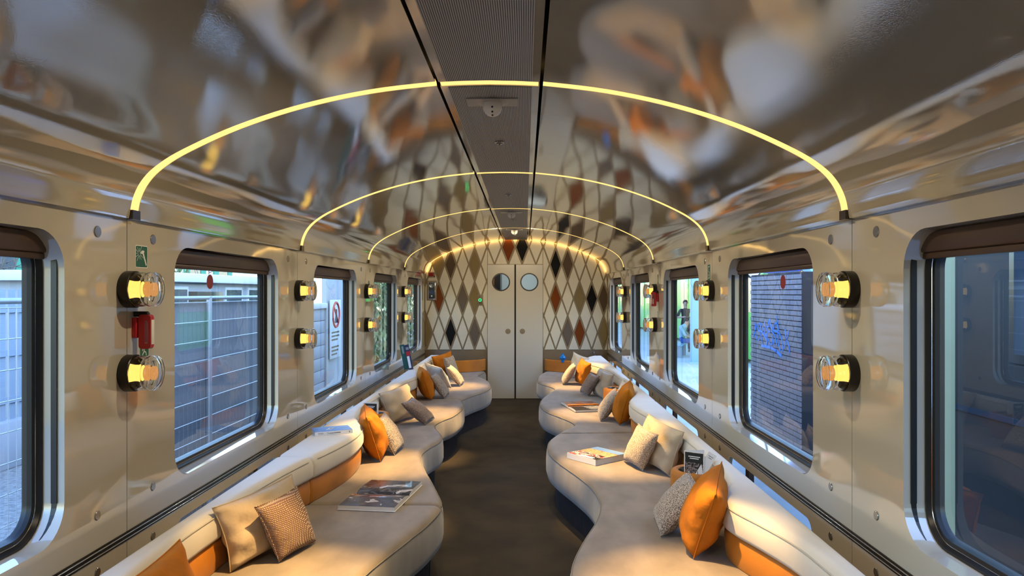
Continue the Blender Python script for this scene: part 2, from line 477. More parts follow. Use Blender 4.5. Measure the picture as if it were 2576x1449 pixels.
# ------------------------------------------------------------------ side walls with window openings
WIN_W, WIN_H, WIN_R, WIN_Z = 1.285, 1.01, 0.125, 1.295
def filled_panel(bm, outer, holes, xf):
    """flat panel with holes; xf maps (y,z) -> 3d"""
    edges = []; hv = []
    for loop in [outer] + holes:
        vs_ = [bm.verts.new(xf(p)) for p in loop]
        for i in range(len(vs_)): edges.append(bm.edges.new((vs_[i], vs_[(i+1) % len(vs_)])))
        hv.append(vs_)
    bmesh.ops.triangle_fill(bm, use_beauty=True, use_dissolve=False, edges=edges)
    return hv
def wall_panel(name, sx, y0, y1, z0, z1, hole, mname, parent, depth=0.022):
    bm = bmesh.new()
    outer = [(y0, z0), (y1, z0), (y1, z1), (y0, z1)]
    hv = filled_panel(bm, outer, [hole] if hole else [], lambda p: Vector((sx*W, p[0], p[1])))
    for loop in hv:
        back = [bm.verts.new(v.co + Vector((sx*depth, 0, 0))) for v in loop]
        for i in range(len(loop)):
            j = (i+1) % len(loop); bm.faces.new((loop[i], loop[j], back[j], back[i]))
    # faces towards the room
    for f in bm.faces:
        f.normal_update()
    bmesh.ops.recalc_face_normals(bm, faces=bm.faces)
    flat = [f for f in bm.faces if abs(f.normal.x) > 0.9]
    if flat and flat[0].normal.x*sx > 0:
        bmesh.ops.reverse_faces(bm, faces=bm.faces)
    return obj_bm(name, bm, mname, parent, autos=40)
def ring_strip(bm, sx, yc, zc, a, b):
    """a,b = (x offset outwards, inset)"""
    L = []
    for off, ins in (a, b):
        L.append([bm.verts.new((sx*(W+off), yc+p[0], zc+p[1])) for p in rounded_rect(WIN_W-2*ins, WIN_H-2*ins, max(WIN_R-ins, 0.02), 8)])
    n = len(L[0])
    for i in range(n):
        j = (i+1) % n; bm.faces.new((L[0][i], L[0][j], L[1][j], L[1][i]))
mat('decal_red', (0.32, 0.02, 0.03), rough=0.4)
mat('decal_dark', (0.10, 0.045, 0.05), rough=0.4)
wn_count = 0
mat('rail_black', (0.018, 0.016, 0.015), rough=0.25, metal=0.5)
for sx, side in ((-1, 'left'), (1, 'right')):
    wall = empty('wall_'+side); tag(wall, kind='structure')
    for i in range(len(SEAMS)-1):
        y0, y1 = SEAMS[i]+0.002, min(SEAMS[i+1]-0.002, YE)
        yc = (SEAMS[i]+SEAMS[i+1])/2 if i < 5 else 9.75
        hole = [(yc+p[0], WIN_Z+p[1]) for p in rounded_rect(WIN_W, WIN_H, WIN_R, 8)]
        wall_panel('wall_panel', sx, y0, y1, 0.696, 1.93, hole, 'wall_lacquer', wall)
        slot = [(yc+p[0], 0.545+p[1]) for p in rounded_rect(1.26, 0.13, 0.06, 6)]
        lp = wall_panel('lower_wall_panel', sx, y0, y1, 0.0, 0.662, slot if i > 0 else None, 'wall_lacquer', wall)
        if i > 0:
            bm = bmesh.new(); bm.faces.new([bm.verts.new((sx*(W+0.018), yc+p[0], 0.545+p[1])) for p in rounded_rect(1.26, 0.13, 0.06, 6)])
            obj_bm('slot_pane', bm, 'window_glass', lp)
            box('slot_bracket', (min(sx*(W+0.02), sx*(W+0.05)), yc+0.30, 0.48), (max(sx*(W+0.02), sx*(W+0.05)), yc+0.36, 0.61), 'black_rubber', lp)
        # strip closing the joint behind the panels
        box('joint_cover', (min(sx*(W+0.023), sx*(W+0.04)), SEAMS[i]-0.05, 0.0), (max(sx*(W+0.023), sx*(W+0.04)), SEAMS[i]+0.05, 1.93), 'dark_gap', wall)
        # round caps either side of each joint
        if 0 < i:
            for dy in (-0.187, 0.187):
                for z, r in ((1.815, 0.0205), (0.813, 0.0165), (0.612, 0.0165)):
                    if SEAMS[i]+dy < 0.3: continue
                    lathe('screw_cap', [(0, 0), (r, 0), (r, 0.002), (r-0.0015, 0.0035), (0, 0.0035)], 'disc_steel', wall, axis='x', seg=20,
                          mtx=Matrix.Translation((sx*W, SEAMS[i]+dy, z)) @ Matrix.Scale(-sx, 4, (1, 0, 0)))
    # dark rail with two bright lines between upper and lower panels
    rail = box('rail', (min(sx*(W-0.004), sx*(W+0.03)), YB, 0.662), (max(sx*(W-0.004), sx*(W+0.03)), YE, 0.696), 'rail_black', wall)
    for z in (0.671, 0.687):
        tube('rail_line', [(sx*(W-0.006), YB, z), (sx*(W-0.006), YE, z)], 0.0028, 'chrome', rail, seg=8)
    # windows
    for i in range(len(SEAMS)-1):
        wn_count += 1
        yc = (SEAMS[i]+SEAMS[i+1])/2 if i < 5 else 9.75
        win = empty('window_%d' % wn_count, (0, 0, 0)); tag(win, kind='structure')
        bm = bmesh.new(); ring_strip(bm, sx, yc, WIN_Z, (0.0, 0.0), (0.07, 0.004)); bmesh.ops.recalc_face_normals(bm, faces=bm.faces)
        obj_bm('reveal', bm, 'wall_lacquer', win, autos=50)
        bm = bmesh.new()
        ring_strip(bm, sx, yc, WIN_Z, (0.068, -0.01), (0.068, 0.012)); ring_strip(bm, sx, yc, WIN_Z, (0.068, 0.012), (0.082, 0.020))
        ring_strip(bm, sx, yc, WIN_Z, (0.082, 0.020), (0.084, 0.034)); ring_strip(bm, sx, yc, WIN_Z, (0.084, 0.034), (0.112, 0.040)); ring_strip(bm, sx, yc, WIN_Z, (0.112, 0.040), (0.112, -0.02))
        bmesh.ops.remove_doubles(bm, verts=bm.verts, dist=1e-5); bmesh.ops.recalc_face_normals(bm, faces=bm.faces)
        obj_bm('gasket', bm, 'black_rubber', win, autos=50)
        bm = bmesh.new()
        ring_strip(bm, sx, yc, WIN_Z, (0.0805, 0.0185), (0.083, 0.0225)); bmesh.ops.recalc_face_normals(bm, faces=bm.faces)
        obj_bm('gasket_bead', bm, 'chrome', win, autos=50)
        bm = bmesh.new()
        pl = [bm.verts.new((sx*(W+0.098), yc+p[0], WIN_Z+p[1])) for p in rounded_rect(WIN_W-0.07, WIN_H-0.07, WIN_R-0.035, 8)]
        bm.faces.new(pl)
        obj_bm('pane', bm, 'window_glass', win)
        # slots of the roller blind in both jambs
        for s in (-1, 1):
            ye = yc + s*(WIN_W/2-0.0025)
            bm = bmesh.new()
            add_box(bm, (min(sx*(W+0.022), sx*(W+0.041)), min(ye, ye-s*0.004), 0.91), (max(sx*(W+0.022), sx*(W+0.041)), max(ye, ye-s*0.004), 1.74))
            bmesh.ops.recalc_face_normals(bm, faces=bm.faces)
            g = obj_bm('blind_guide', bm, 'black_rubber', win)
            # curved lower end of the slot
            bm = bmesh.new(); A = []
            for k in range(7):
                a = R(60*k/6); rr = WIN_R-0.003
                A.append((yc+s*(WIN_W/2-WIN_R)+s*rr*math.cos(a), WIN_Z-WIN_H/2+WIN_R-rr*math.sin(a), k))
            rows = []
            for y_, z_, k in A:
                wdt = 0.019*(1-k/7.0)
                rows.append((bm.verts.new((sx*(W+0.041), y_, z_)), bm.verts.new((sx*(W+0.041-wdt), y_, z_))))
            for p, q in zip(rows[:-1], rows[1:]): bm.faces.new((p[0], p[1], q[1], q[0]))
            obj_bm('guide_end', bm, 'black_rubber', g)
        bl = box('blind_cassette', (min(sx*(W+0.045), sx*(W+0.095)), yc-WIN_W/2+0.006, 1.728), (max(sx*(W+0.045), sx*(W+0.095)), yc+WIN_W/2-0.006, 1.797), 'blind_brown', win, bevel=0.012)
        box('blind_hem', (min(sx*(W+0.055), sx*(W+0.07)), yc-WIN_W/2+0.012, 1.708), (max(sx*(W+0.055), sx*(W+0.07)), yc+WIN_W/2-0.012, 1.7285), 'blind_brown', bl, bevel=0.004)

# stickers on three of the panes
def decal(sx, y, z, mname, label, r=0.037):
    o = lathe('window_sticker', [(0, 0), (r, 0), (r, 0.001), (0, 0.001)], mname, None, axis='x', seg=28, mtx=Matrix.Translation((sx*(W+0.0965), y, z)) @ Matrix.Scale(-sx, 4, (1, 0, 0)))
    tag(o, label, 'sticker')
decal(-1, 3.62, 1.655, 'decal_red', 'round red sticker on the left window behind the red hammer')
decal(1, 3.68, 1.655, 'decal_red', 'round red sticker on the right window in front of the brick wall')
decal(1, 5.62, 1.60, 'decal_dark', 'dark round sticker on the right window facing the green train')

# rear bulkhead, behind the viewer
rb = box('wall_rear', (-1.45, YB-0.04, 0.0), (1.45, YB, 2.45), 'wall_lacquer'); tag(rb, kind='structure')
# outer skirts below the floor so that no sky shows under the panels
for sx, side in ((-1, 'left'), (1, 'right')):
    sk = box('trim_%d' % (1 if sx < 0 else 2), (min(sx*(W+0.10), sx*(W+0.125)), YB, -0.9), (max(sx*(W+0.10), sx*(W+0.125)), YE+0.05, 0.44), 'dark_gap'); tag(sk, kind='structure')
    sk2 = box('trim_%d' % (3 if sx < 0 else 4), (min(sx*(W+0.10), sx*(W+0.125)), YB, 1.825), (max(sx*(W+0.10), sx*(W+0.125)), YE+0.05, 2.0), 'dark_gap'); tag(sk2, kind='structure')

# ------------------------------------------------------------------ end wall: harlequin diamonds around the sliding doors
DOOR_L, DOOR_R, DOOR_T, DADO = -0.430, 0.402, 2.018, 0.737
bm = bmesh.new()
add_box(bm, (-1.45, YE, 0.0), (DOOR_L, YE+0.05, 2.5)); add_box(bm, (DOOR_R, YE, 0.0), (1.45, YE+0.05, 2.5)); add_box(bm, (DOOR_L, YE, DOOR_T), (DOOR_R, YE+0.05, 2.5))
bmesh.ops.recalc_face_normals(bm, faces=bm.faces)
we = obj_bm('wall_end', bm, 'tan_backing'); tag(we, kind='structure')
# vestibule behind the sliding doors, seen through the portholes
vb = empty('wall_vestibule'); tag(vb, kind='structure')
mat('vestibule_pale', (0.42, 0.50, 0.50), rough=0.5)
mat('vestibule_dark', (0.02, 0.017, 0.015), rough=0.4)
box('back_panel', (-1.2, YE+1.7, 0.0), (1.2, YE+1.74, 2.4), 'vestibule_pale', vb)
box('side_panel', (-1.2, YE+0.05, 0.0), (-1.16, YE+1.7, 2.4), 'vestibule_pale', vb); box('side_panel', (1.16, YE+0.05, 0.0), (1.2, YE+1.7, 2.4), 'vestibule_pale', vb)
box('roof_panel', (-1.2, YE+0.05, 2.4), (1.2, YE+1.74, 2.44), 'vestibule_pale', vb); box('floor_panel', (-1.2, YE+0.05, -0.04), (1.2, YE+1.74, 0.0), 'vestibule_dark', vb)
box('dark_cupboard', (-0.75, YE+0.9, 0.0), (-0.27, YE+1.69, 2.3), 'vestibule_dark', vb); box('orange_handrail', (-0.40, YE+0.87, 1.3), (-0.37, YE+0.90, 1.9), 'orange_leather', vb)
box('bar_counter', (-0.15, YE+1.3, 0.0), (1.1, YE+1.69, 1.55), 'vestibule_dark', vb); box('counter_top', (-0.2, YE+1.25, 1.55), (1.12, YE+1.69, 1.60), 'cream_velvet', vb)
emis('vestibule_lamp', (1.0, 0.95, 0.9), 14.0)
box('ceiling_lamp', (-0.3, YE+0.5, 2.385), (0.3, YE+1.1, 2.399), 'vestibule_lamp', vb)
arch_half = [(x, z-0.004) for x, z in _hp]
arch_poly = [(-x, z) for x, z in reversed(arch_half)] + arch_half[1:]
def clip_half(poly, nx, nz, d):
    out = []
    for i in range(len(poly)):
        a, b = poly[i], poly[(i+1) % len(poly)]
        da, db = nx*a[0]+nz*a[1]-d, nx*b[0]+nz*b[1]-d
        if da <= 0: out.append(a)
        if (da < 0 < db) or (db < 0 < da):
            t = da/(da-db); out.append((a[0]+(b[0]-a[0])*t, a[1]+(b[1]-a[1])*t))
    return out
def area(p): return abs(sum(p[i][0]*p[(i+1)%len(p)][1]-p[(i+1)%len(p)][0]*p[i][1] for i in range(len(p))))/2
arch_planes = []
for a, b in zip(arch_poly[:-1], arch_poly[1:]):
    tx, tz = b[0]-a[0], b[1]-a[1]; L = math.hypot(tx, tz); nx, nz = -tz/L, tx/L
    arch_planes.append((nx, nz, nx*a[0]+nz*a[1]))
def diamond(cx_, cz_, hw, hh, x0, x1, z0, mname, proud=0.010):
    s = 1-0.0105/ (hw*hh/math.hypot(hw, hh))
    if mname != 'tile_cream': s -= 0.06
    poly = [(cx_-hw*s, cz_), (cx_, cz_-hh*s), (cx_+hw*s, cz_), (cx_, cz_+hh*s)]
    for pl in [(-1, 0, -x0-0.003), (1, 0, x1-0.003), (0, -1, -z0-0.002)] + arch_planes:
        if not poly: return
        poly = clip_half(poly, *pl)
    cl = []
    for p in poly:
        if not cl or math.hypot(p[0]-cl[-1][0], p[1]-cl[-1][1]) > 1e-4: cl.append(p)
    if len(cl) > 1 and math.hypot(cl[0][0]-cl[-1][0], cl[0][1]-cl[-1][1]) < 1e-4: cl.pop()
    if len(cl) < 3 or area(cl) < 4e-4: return
    bm = bmesh.new()
    cxm = sum(p[0] for p in cl)/len(cl); czm = sum(p[1] for p in cl)/len(cl)
    A = [bm.verts.new((x, YE, z)) for x, z in cl]
    k = 1-0.05
    B = [bm.verts.new((x, YE-proud*0.6, z)) for x, z in cl]
    C = [bm.verts.new((cxm+(x-cxm)*k, YE-proud, czm+(z-czm)*k)) for x, z in cl]
    n_ = len(cl)
    for P, Q in ((A, B), (B, C)):
        for i in range(n_):
            j = (i+1) % n_; bm.faces.new((P[i], P[j], Q[j], Q[i]))
    bm.faces.new(C); bmesh.ops.recalc_face_normals(bm, faces=bm.faces)
    obj_bm('diamond_panel', bm, mname, we)
SP, HH = 0.1811, 0.2578
rows_z = [2.025, 1.510, 0.996]
special = {('L',0,1):'tile_tan', ('L',0,2):'tile_brown', ('L',0,4):'tile_tan', ('L',1,1):'tile_rust', ('L',1,3):'tile_taupe', ('L',1,4):'tile_tan',
           ('L',2,0):'tile_tan', ('L',2,2):'tile_black', ('L',2,4):'tile_taupe',
           ('R',0,0):'tile_black', ('R',0,1):'tile_brown', ('R',1,0):'tile_rust', ('R',1,2):'tile_tan', ('R',1,3):'tile_black', ('R',1,4):'tile_brown',
           ('R',2,1):'tile_taupe', ('R',2,2):'tile_rust', ('R',2,4):'tile_tan'}
nodes_pts = []
for sd, xs0, x0, x1 in (('L', -1.349, -1.372, DOOR_L), ('R', 0.594, DOOR_R, 1.372)):
    for r in range(-1, 3):
        zc = rows_z[0]+HH*2 if r < 0 else rows_z[r]
        for k in range(-1, 6):
            diamond(xs0+SP*k, zc, SP/2, HH, x0, x1, DADO, special.get((sd, r, k), 'tile_cream'))
    for r in range(4):
        zc = rows_z[0]+HH-2*HH*r
        for k in range(-2, 6):
            diamond(xs0+SP*(k+0.5), zc, SP/2, HH, x0, x1, DADO, 'tile_cream')
    for zc in rows_z:
        for k in range(-1, 6):
            nodes_pts.append((xs0+SP*(k+0.5), zc, x0, x1)); nodes_pts.append((xs0+SP*k, zc-HH, x0, x1))
# header above the doors: a wider set
HSP = (DOOR_R-DOOR_L)/4
for k in range(4):
    diamond(DOOR_L+HSP*(k+0.5), 2.285, HSP/2, 0.262, DOOR_L, DOOR_R, DOOR_T+0.006, {1: 'tile_rust', 2: 'tile_black'}.get(k, 'tile_cream'))
for k in range(5):
    diamond(DOOR_L+HSP*k, 2.285-0.262, HSP/2, 0.262, DOOR_L, DOOR_R, DOOR_T+0.006, 'tile_cream')
    diamond(DOOR_L+HSP*k, 2.285+0.262, HSP/2, 0.262, DOOR_L, DOOR_R, DOOR_T+0.006, 'tile_cream')
    nodes_pts.append((DOOR_L+HSP*k, 2.285, DOOR_L-0.001, DOOR_R+0.001))
bm = bmesh.new()
for x, z, x0, x1 in nodes_pts:
    if x0 <= x <= x1 and z > DADO and z < arch_z(x)-0.01:
        add_box(bm, (-0.010, -0.010, -0.010), (0.010, 0.010, 0.010), Matrix.Translation((x, YE-0.002, z)) @ Matrix.Rotation(R(45), 4, 'Y'))
bmesh.ops.recalc_face_normals(bm, faces=bm.faces)
tag(obj_bm('joint_studs', bm, 'tan_backing', we), kind='stuff')
for x0, x1 in ((-1.375, DOOR_L-0.004), (DOOR_R+0.004, 1.375)):
    box('dado_panel', (x0, YE-0.014, 0.0), (x1, YE, DADO-0.003), 'dado_brown', we, bevel=0.003)

# sliding doors
door = empty('door_1', (0, YE, 0)); tag(door, kind='structure')
mid_x = (DOOR_L+DOOR_R)/2 + 0.0
box('meeting_seal', (mid_x-0.0125, -0.030, 0.0), (mid_x+0.0125, 0.0, DOOR_T+0.002), 'dark_gap', door)
for sx, (a, b) in ((-1, (DOOR_L+0.002, mid_x-0.0125)), (1, (mid_x+0.0125, DOOR_R-0.002))):
    pc = (mid_x+sx*0.212, 1.757)
    bm = bmesh.new()
    circ = [(pc[0]+0.128*math.cos(2*math.pi*k/40), pc[1]+0.128*math.sin(2*math.pi*k/40)) for k in range(40)]
    hv = filled_panel(bm, [(a, 0.012), (b, 0.012), (b, DOOR_T), (a, DOOR_T)], [circ], lambda p: Vector((p[0], -0.04, p[1])))
    for loop in hv:
        back = [bm.verts.new(v.co + Vector((0, 0.03, 0))) for v in loop]
        for i in range(len(loop)):
            j = (i+1) % len(loop); bm.faces.new((loop[i], loop[j], back[j], back[i]))
    bmesh.ops.recalc_face_normals(bm, faces=bm.faces)
    leaf = obj_bm('door_leaf', bm, 'door_lacquer', door)
    T = Matrix.Translation((pc[0], -0.04, pc[1]))
    lathe('porthole_frame', [(0.118, 0.012), (0.118, -0.006), (0.131, -0.006), (0.136, 0.0), (0.136, 0.004)], 'black_rubber', leaf, axis='y', seg=40, mtx=T)
    lathe('porthole_glass', [(0, 0.010), (0.12, 0.010)], 'window_glass', leaf, axis='y', seg=40, mtx=T)
    lathe('finger_pull', [(0, -0.002), (0.036, -0.002), (0.040, -0.0005), (0.040, 0.002)], 'tan_backing', leaf, axis='y', seg=28, mtx=Matrix.Translation((mid_x+sx*0.108, -0.04, 1.018)))

# ================================================================== serpentine sofas
# plan curves, x relative to the camera's line (CX), y along the carriage
LEFT_SEAT = [(-0.80,0.6),(-0.64,1.15),(-0.60,1.7),(-0.69,2.3),(-0.70,2.75),(-0.655,3.02),(-0.60,3.22),(-0.545,3.42),(-0.490,3.62),(-0.452,3.86),(-0.462,4.02),(-0.505,4.2),(-0.575,4.46),(-0.65,4.72),(-0.715,4.98),(-0.748,5.2),(-0.722,5.42),(-0.672,5.62),(-0.668,5.82),(-0.715,6.02),(-0.768,6.2),(-0.795,6.4),(-0.755,6.6),(-0.685,6.8),(-0.642,7.1),(-0.630,7.36),(-0.652,7.6),(-0.690,7.79),(-0.655,7.95),(-0.575,8.22),(-0.475,8.5),(-0.425,8.8),(-0.428,9.1),(-0.465,9.4),(-0.54,9.7),(-0.635,9.95),(-0.652,10.15),(-0.62,10.4),(-0.575,10.60)]
LEFT_BACK = [(-1.18,0.6),(-1.10,1.0),(-1.12,1.5),(-1.24,2.1),(-1.335,2.6),(-1.318,3.0),(-1.262,3.4),(-1.195,3.78),(-1.128,4.1),(-1.082,4.4),(-1.078,4.66),(-1.115,4.92),(-1.215,5.16),(-1.305,5.42),(-1.362,5.75),(-1.372,6.1),(-1.345,6.45),(-1.29,6.85),(-1.225,7.2),(-1.172,7.5),(-1.165,7.74),(-1.20,7.98),(-1.27,8.25),(-1.33,8.55),(-1.352,8.9),(-1.345,9.4),(-1.33,9.85),(-1.28,10.15),(-1.20,10.30)]
RIGHT_SEAT = [(0.42,0.6),(0.30,1.2),(0.36,1.8),(0.30,2.3),(0.205,2.7),(0.184,2.96),(0.205,3.15),(0.275,3.42),(0.355,3.68),(0.405,3.92),(0.412,4.10),(0.385,4.36),(0.315,4.64),(0.225,4.95),(0.172,5.2),(0.160,5.42),(0.18,5.66),(0.235,5.86),(0.305,6.05),(0.40,6.25),(0.432,6.40),(0.405,6.55),(0.31,6.8),(0.20,7.08),(0.148,7.42),(0.152,7.7),(0.185,7.95),(0.26,8.3),(0.335,8.6),(0.352,8.76),(0.315,8.94),(0.22,9.16),(0.165,9.4),(0.155,9.65),(0.175,10.0),(0.225,10.3),(0.29,10.60)]
RIGHT_BACK = [(1.00,0.6),(0.93,1.1),(0.98,1.6),(1.03,2.0),(1.018,2.35),(0.985,2.6),(0.930,2.82),(0.880,2.99),(0.866,3.12),(0.895,3.25),(0.965,3.39),(1.012,3.58),(1.034,3.80),(1.036,4.1),(1.018,4.5),(0.965,4.95),(0.905,5.27),(0.868,5.52),(0.856,5.76),(0.872,5.97),(0.915,6.16),(0.99,6.42),(1.038,6.7),(1.056,7.1),(1.056,7.47),(1.035,7.95),(0.985,8.4),(0.885,8.89),(0.79,9.22),(0.772,9.45),(0.80,9.65),(0.87,9.98),(0.99,10.22)]
BACK_L, BACK_R = -1.365, 1.092
LEFT_BACK = [(x if x > -1.23 else -1.23+(x+1.23)*0.45, y) for x, y in LEFT_BACK]
RIGHT_BACK = [(x if x < 0.98 else 0.98+(x-0.98)*0.5, y) for x, y in RIGHT_BACK]
SEAT_Z, SEAT_B = 0.432, 0.205
def curve_x(curve, y):
    for a, b in zip(curve[:-1], curve[1:]):
        if a.y <= y <= b.y: return a.x + (b.x-a.x)*(y-a.y)/max(b.y-a.y, 1e-9)
    return curve[-1].x if y > curve[-1].y else curve[0].x
def smooth_curve(pts):
    return resample(catmull(pts, 8), 0.02)
def sub_curve(curve, y0, y1):
    seg = [p for p in curve if y0 < p.y < y1]
    return [Vector((curve_x(curve, y0), y0, 0))] + seg + [Vector((curve_x(curve, y1), y1, 0))]
def sweep(name, curve, xb, y0, y1, layers, material, parent, drop=0.010, back_r=0.02):
    """body behind a plan curve: front profile = [(z, inset)], flat top running to a straight back"""
    F = sub_curve(curve, y0, y1)
    sg = -1 if xb < F[0].x else 1            # direction from front to back
    n = len(F); rows = []
    bm = bmesh.new()
    for i, p in enumerate(F):
        a, b = F[max(i-1, 0)], F[min(i+1, n-1)]
        t = (b-a).normalized(); nn = Vector((t.y, -t.x, 0))
        if nn.x*sg < 0: nn = -nn
        if i in (0, n-1): nn = Vector((sg, 0, 0))
        e = min(p.y-y0, y1-p.y)
        f = max(0.0, 1-e/0.035)**2
        zt = layers[-1][0]; z0 = layers[0][0]
        row = []
        for z, d in layers:
            dz = drop*f*((z-z0)/(zt-z0))**3
            q = p+nn*(d+0.006*f)
            q.y = min(max(q.y, y0), y1)
            row.append((q.x, q.y, z-dz))
        xf = row[-1][0]; zz = row[-1][2]
        for k in (0.25, 0.5, 0.75):
            row.append((xf+(xb-sg*back_r-xf)*k, row[-1][1]*(1-k)+p.y*k if k < 0.7 else p.y, zz))
        row.append((xb-sg*back_r, p.y, zz)); row.append((xb-sg*back_r*0.3, p.y, zz-back_r*0.3)); row.append((xb, p.y, zz-back_r)); row.append((xb, p.y, z0))
        rows.append([bm.verts.new((x+CX, y, z)) for x, y, z in row])
    m = len(rows[0])
    for A, B in zip(rows[:-1], rows[1:]):
        for k in range(m):
            j = (k+1) % m; bm.faces.new((A[k], A[j], B[j], B[k]))
    bm.faces.new(rows[0]); bm.faces.new(list(reversed(rows[-1])))
    bmesh.ops.recalc_face_normals(bm, faces=bm.faces)
    return obj_bm(name, bm, material, parent, autos=70), F
def inset_front(F, xb, d):
    sg = -1 if xb < F[0].x else 1; out = []
    for i, p in enumerate(F):
        a, b = F[max(i-1, 0)], F[min(i+1, len(F)-1)]
        t = (b-a).normalized(); nn = Vector((t.y, -t.x, 0))
        if nn.x*sg < 0: nn = -nn
        out.append(p+nn*d)
    return out
def sofa(side, y0, y1, label, seat_y1=None):
    sc, bc, xb = (LS, LB, BACK_L) if side == 'left' else (RS, RB, BACK_R)
    sy1 = seat_y1 or y1
    root = empty('curved_sofa', (0, 0, 0))
    g = 0.004
    # seat cushion
    seat, F = sweep('seat_cushion', sc, xb, y0+g, sy1-g, [(SEAT_B, 0.03), (SEAT_B+0.012, 0.010), (SEAT_B+0.05, 0.0), (0.330, 0.0), (0.380, 0.004), (0.405, 0.012), (0.420, 0.024), (0.429, 0.042), (SEAT_Z, 0.07)], 'seat_velvet', root)
    me = seat.data; me.materials.append(MATS['seat_velvet_side'])
    for p in me.polygons:
        if abs(p.normal.z) < 0.45: p.material_index = 1
    tube('piping', [(p.x+CX, p.y, 0.407) for p in inset_front(F, xb, 0.012)[2:-2:2]], 0.0035, 'piping_velvet', seat, seg=6)
    # plinth
    sweep('plinth', sc, xb, y0+0.02, sy1-0.02, [(0.0, 0.075), (0.10, 0.072), (0.19, 0.070), (0.207, 0.060)], 'plinth_dark', root, drop=0)
    # backrest: leather band and cushion on top
    sweep('backrest_band', bc, xb, y0+g, y1-g, [(0.425, 0.030), (0.44, 0.022), (0.50, 0.016), (0.552, 0.020), (0.568, 0.030)], 'orange_leather', root, drop=0.0, back_r=0.004)
    cush, Fb = sweep('backrest_cushion', bc, xb, y0+g, y1-g, [(0.566, 0.022), (0.574, 0.008), (0.59, 0.0), (0.645, -0.002), (0.672, 0.006), (0.686, 0.014), (0.694, 0.024), (0.698, 0.034)], 'cream_velvet', root, drop=0.012, back_r=0.012)
    tube('piping', [(p.x+CX, p.y, 0.673) for p in inset_front(Fb, xb, 0.004)[2:-2:2]], 0.0032, 'cream_piping', cush, seg=6)
    tag(root, label, 'sofa', 'wavy sofas along the walls')
    return root
LS, LB, RS, RB = [smooth_curve(c) for c in (LEFT_SEAT, LEFT_BACK, RIGHT_SEAT, RIGHT_BACK)]
sofa('left', 0.7, 3.93, 'nearest wavy sofa section on the left with orange band under cream backrest')
sofa('left', 3.93, 7.82, 'middle left wavy sofa section carrying the blue paperback on its backrest')
sofa('left', 7.82, 10.29, 'far left wavy sofa section running up to the end wall', seat_y1=10.60)
sofa('right', 1.95, 5.93, 'nearest wavy sofa section on the right with large cream backrest bulge')
sofa('right', 5.93, 10.2, 'far right wavy sofa section holding the open book with orange page', seat_y1=10.60)

# corner consoles with leather front and dark top, either side of the doors
def console(side):
    sg = -1 if side == 'left' else 1
    root = empty('corner_console', (0, 0, 0))
    cx_, cyy = sg*1.36, YE-0.015
    rx, ry = (0.90, 0.40) if side == 'left' else (0.93, 0.42)
    def arc(k, rx, ry):
        return [(cx_ - sg*rx*math.cos(R(90*i/20)**1.0), cyy - ry*math.sin(R(90*i/20))) for i in range(21)]
    A = arc(0, rx, ry); B = arc(0, rx-0.03, ry-0.03)
    bm = bmesh.new(); rows = []
    for (xa, ya), (xb_, yb_) in zip(A, B):
        rows.append([bm.verts.new((xa, ya, 0.437)), bm.verts.new((xa, ya, 0.596)), bm.verts.new(((xa+xb_)/2, (ya+yb_)/2, 0.606)), bm.verts.new((xb_, yb_, 0.596)), bm.verts.new((xb_, yb_, 0.437))])
    for p, q in zip(rows[:-1], rows[1:]):
        for k in range(5):
            bm.faces.new((p[k], p[(k+1)%5], q[(k+1)%5], q[k]))
    bm.faces.new(rows[0]); bm.faces.new(list(reversed(rows[-1])))
    bmesh.ops.recalc_face_normals(bm, faces=bm.faces)
    obj_bm('leather_front', bm, 'orange_leather', root, autos=40)
    poly = [(x, y) for x, y in B] + [(cx_, cyy)]
    prism('console_top', poly, 0.02, 'console_wood', root, mtx=Matrix.Translation((0, 0, 0.56)))
    tag(root, 'low corner shelf with curved orange leather front, %s of the doors' % side, 'shelf')
mat('console_wood', (0.045, 0.028, 0.016), rough=0.2, var=0.4, vscale=9, vstretch=(1, 6, 1))
console('left'); console('right')

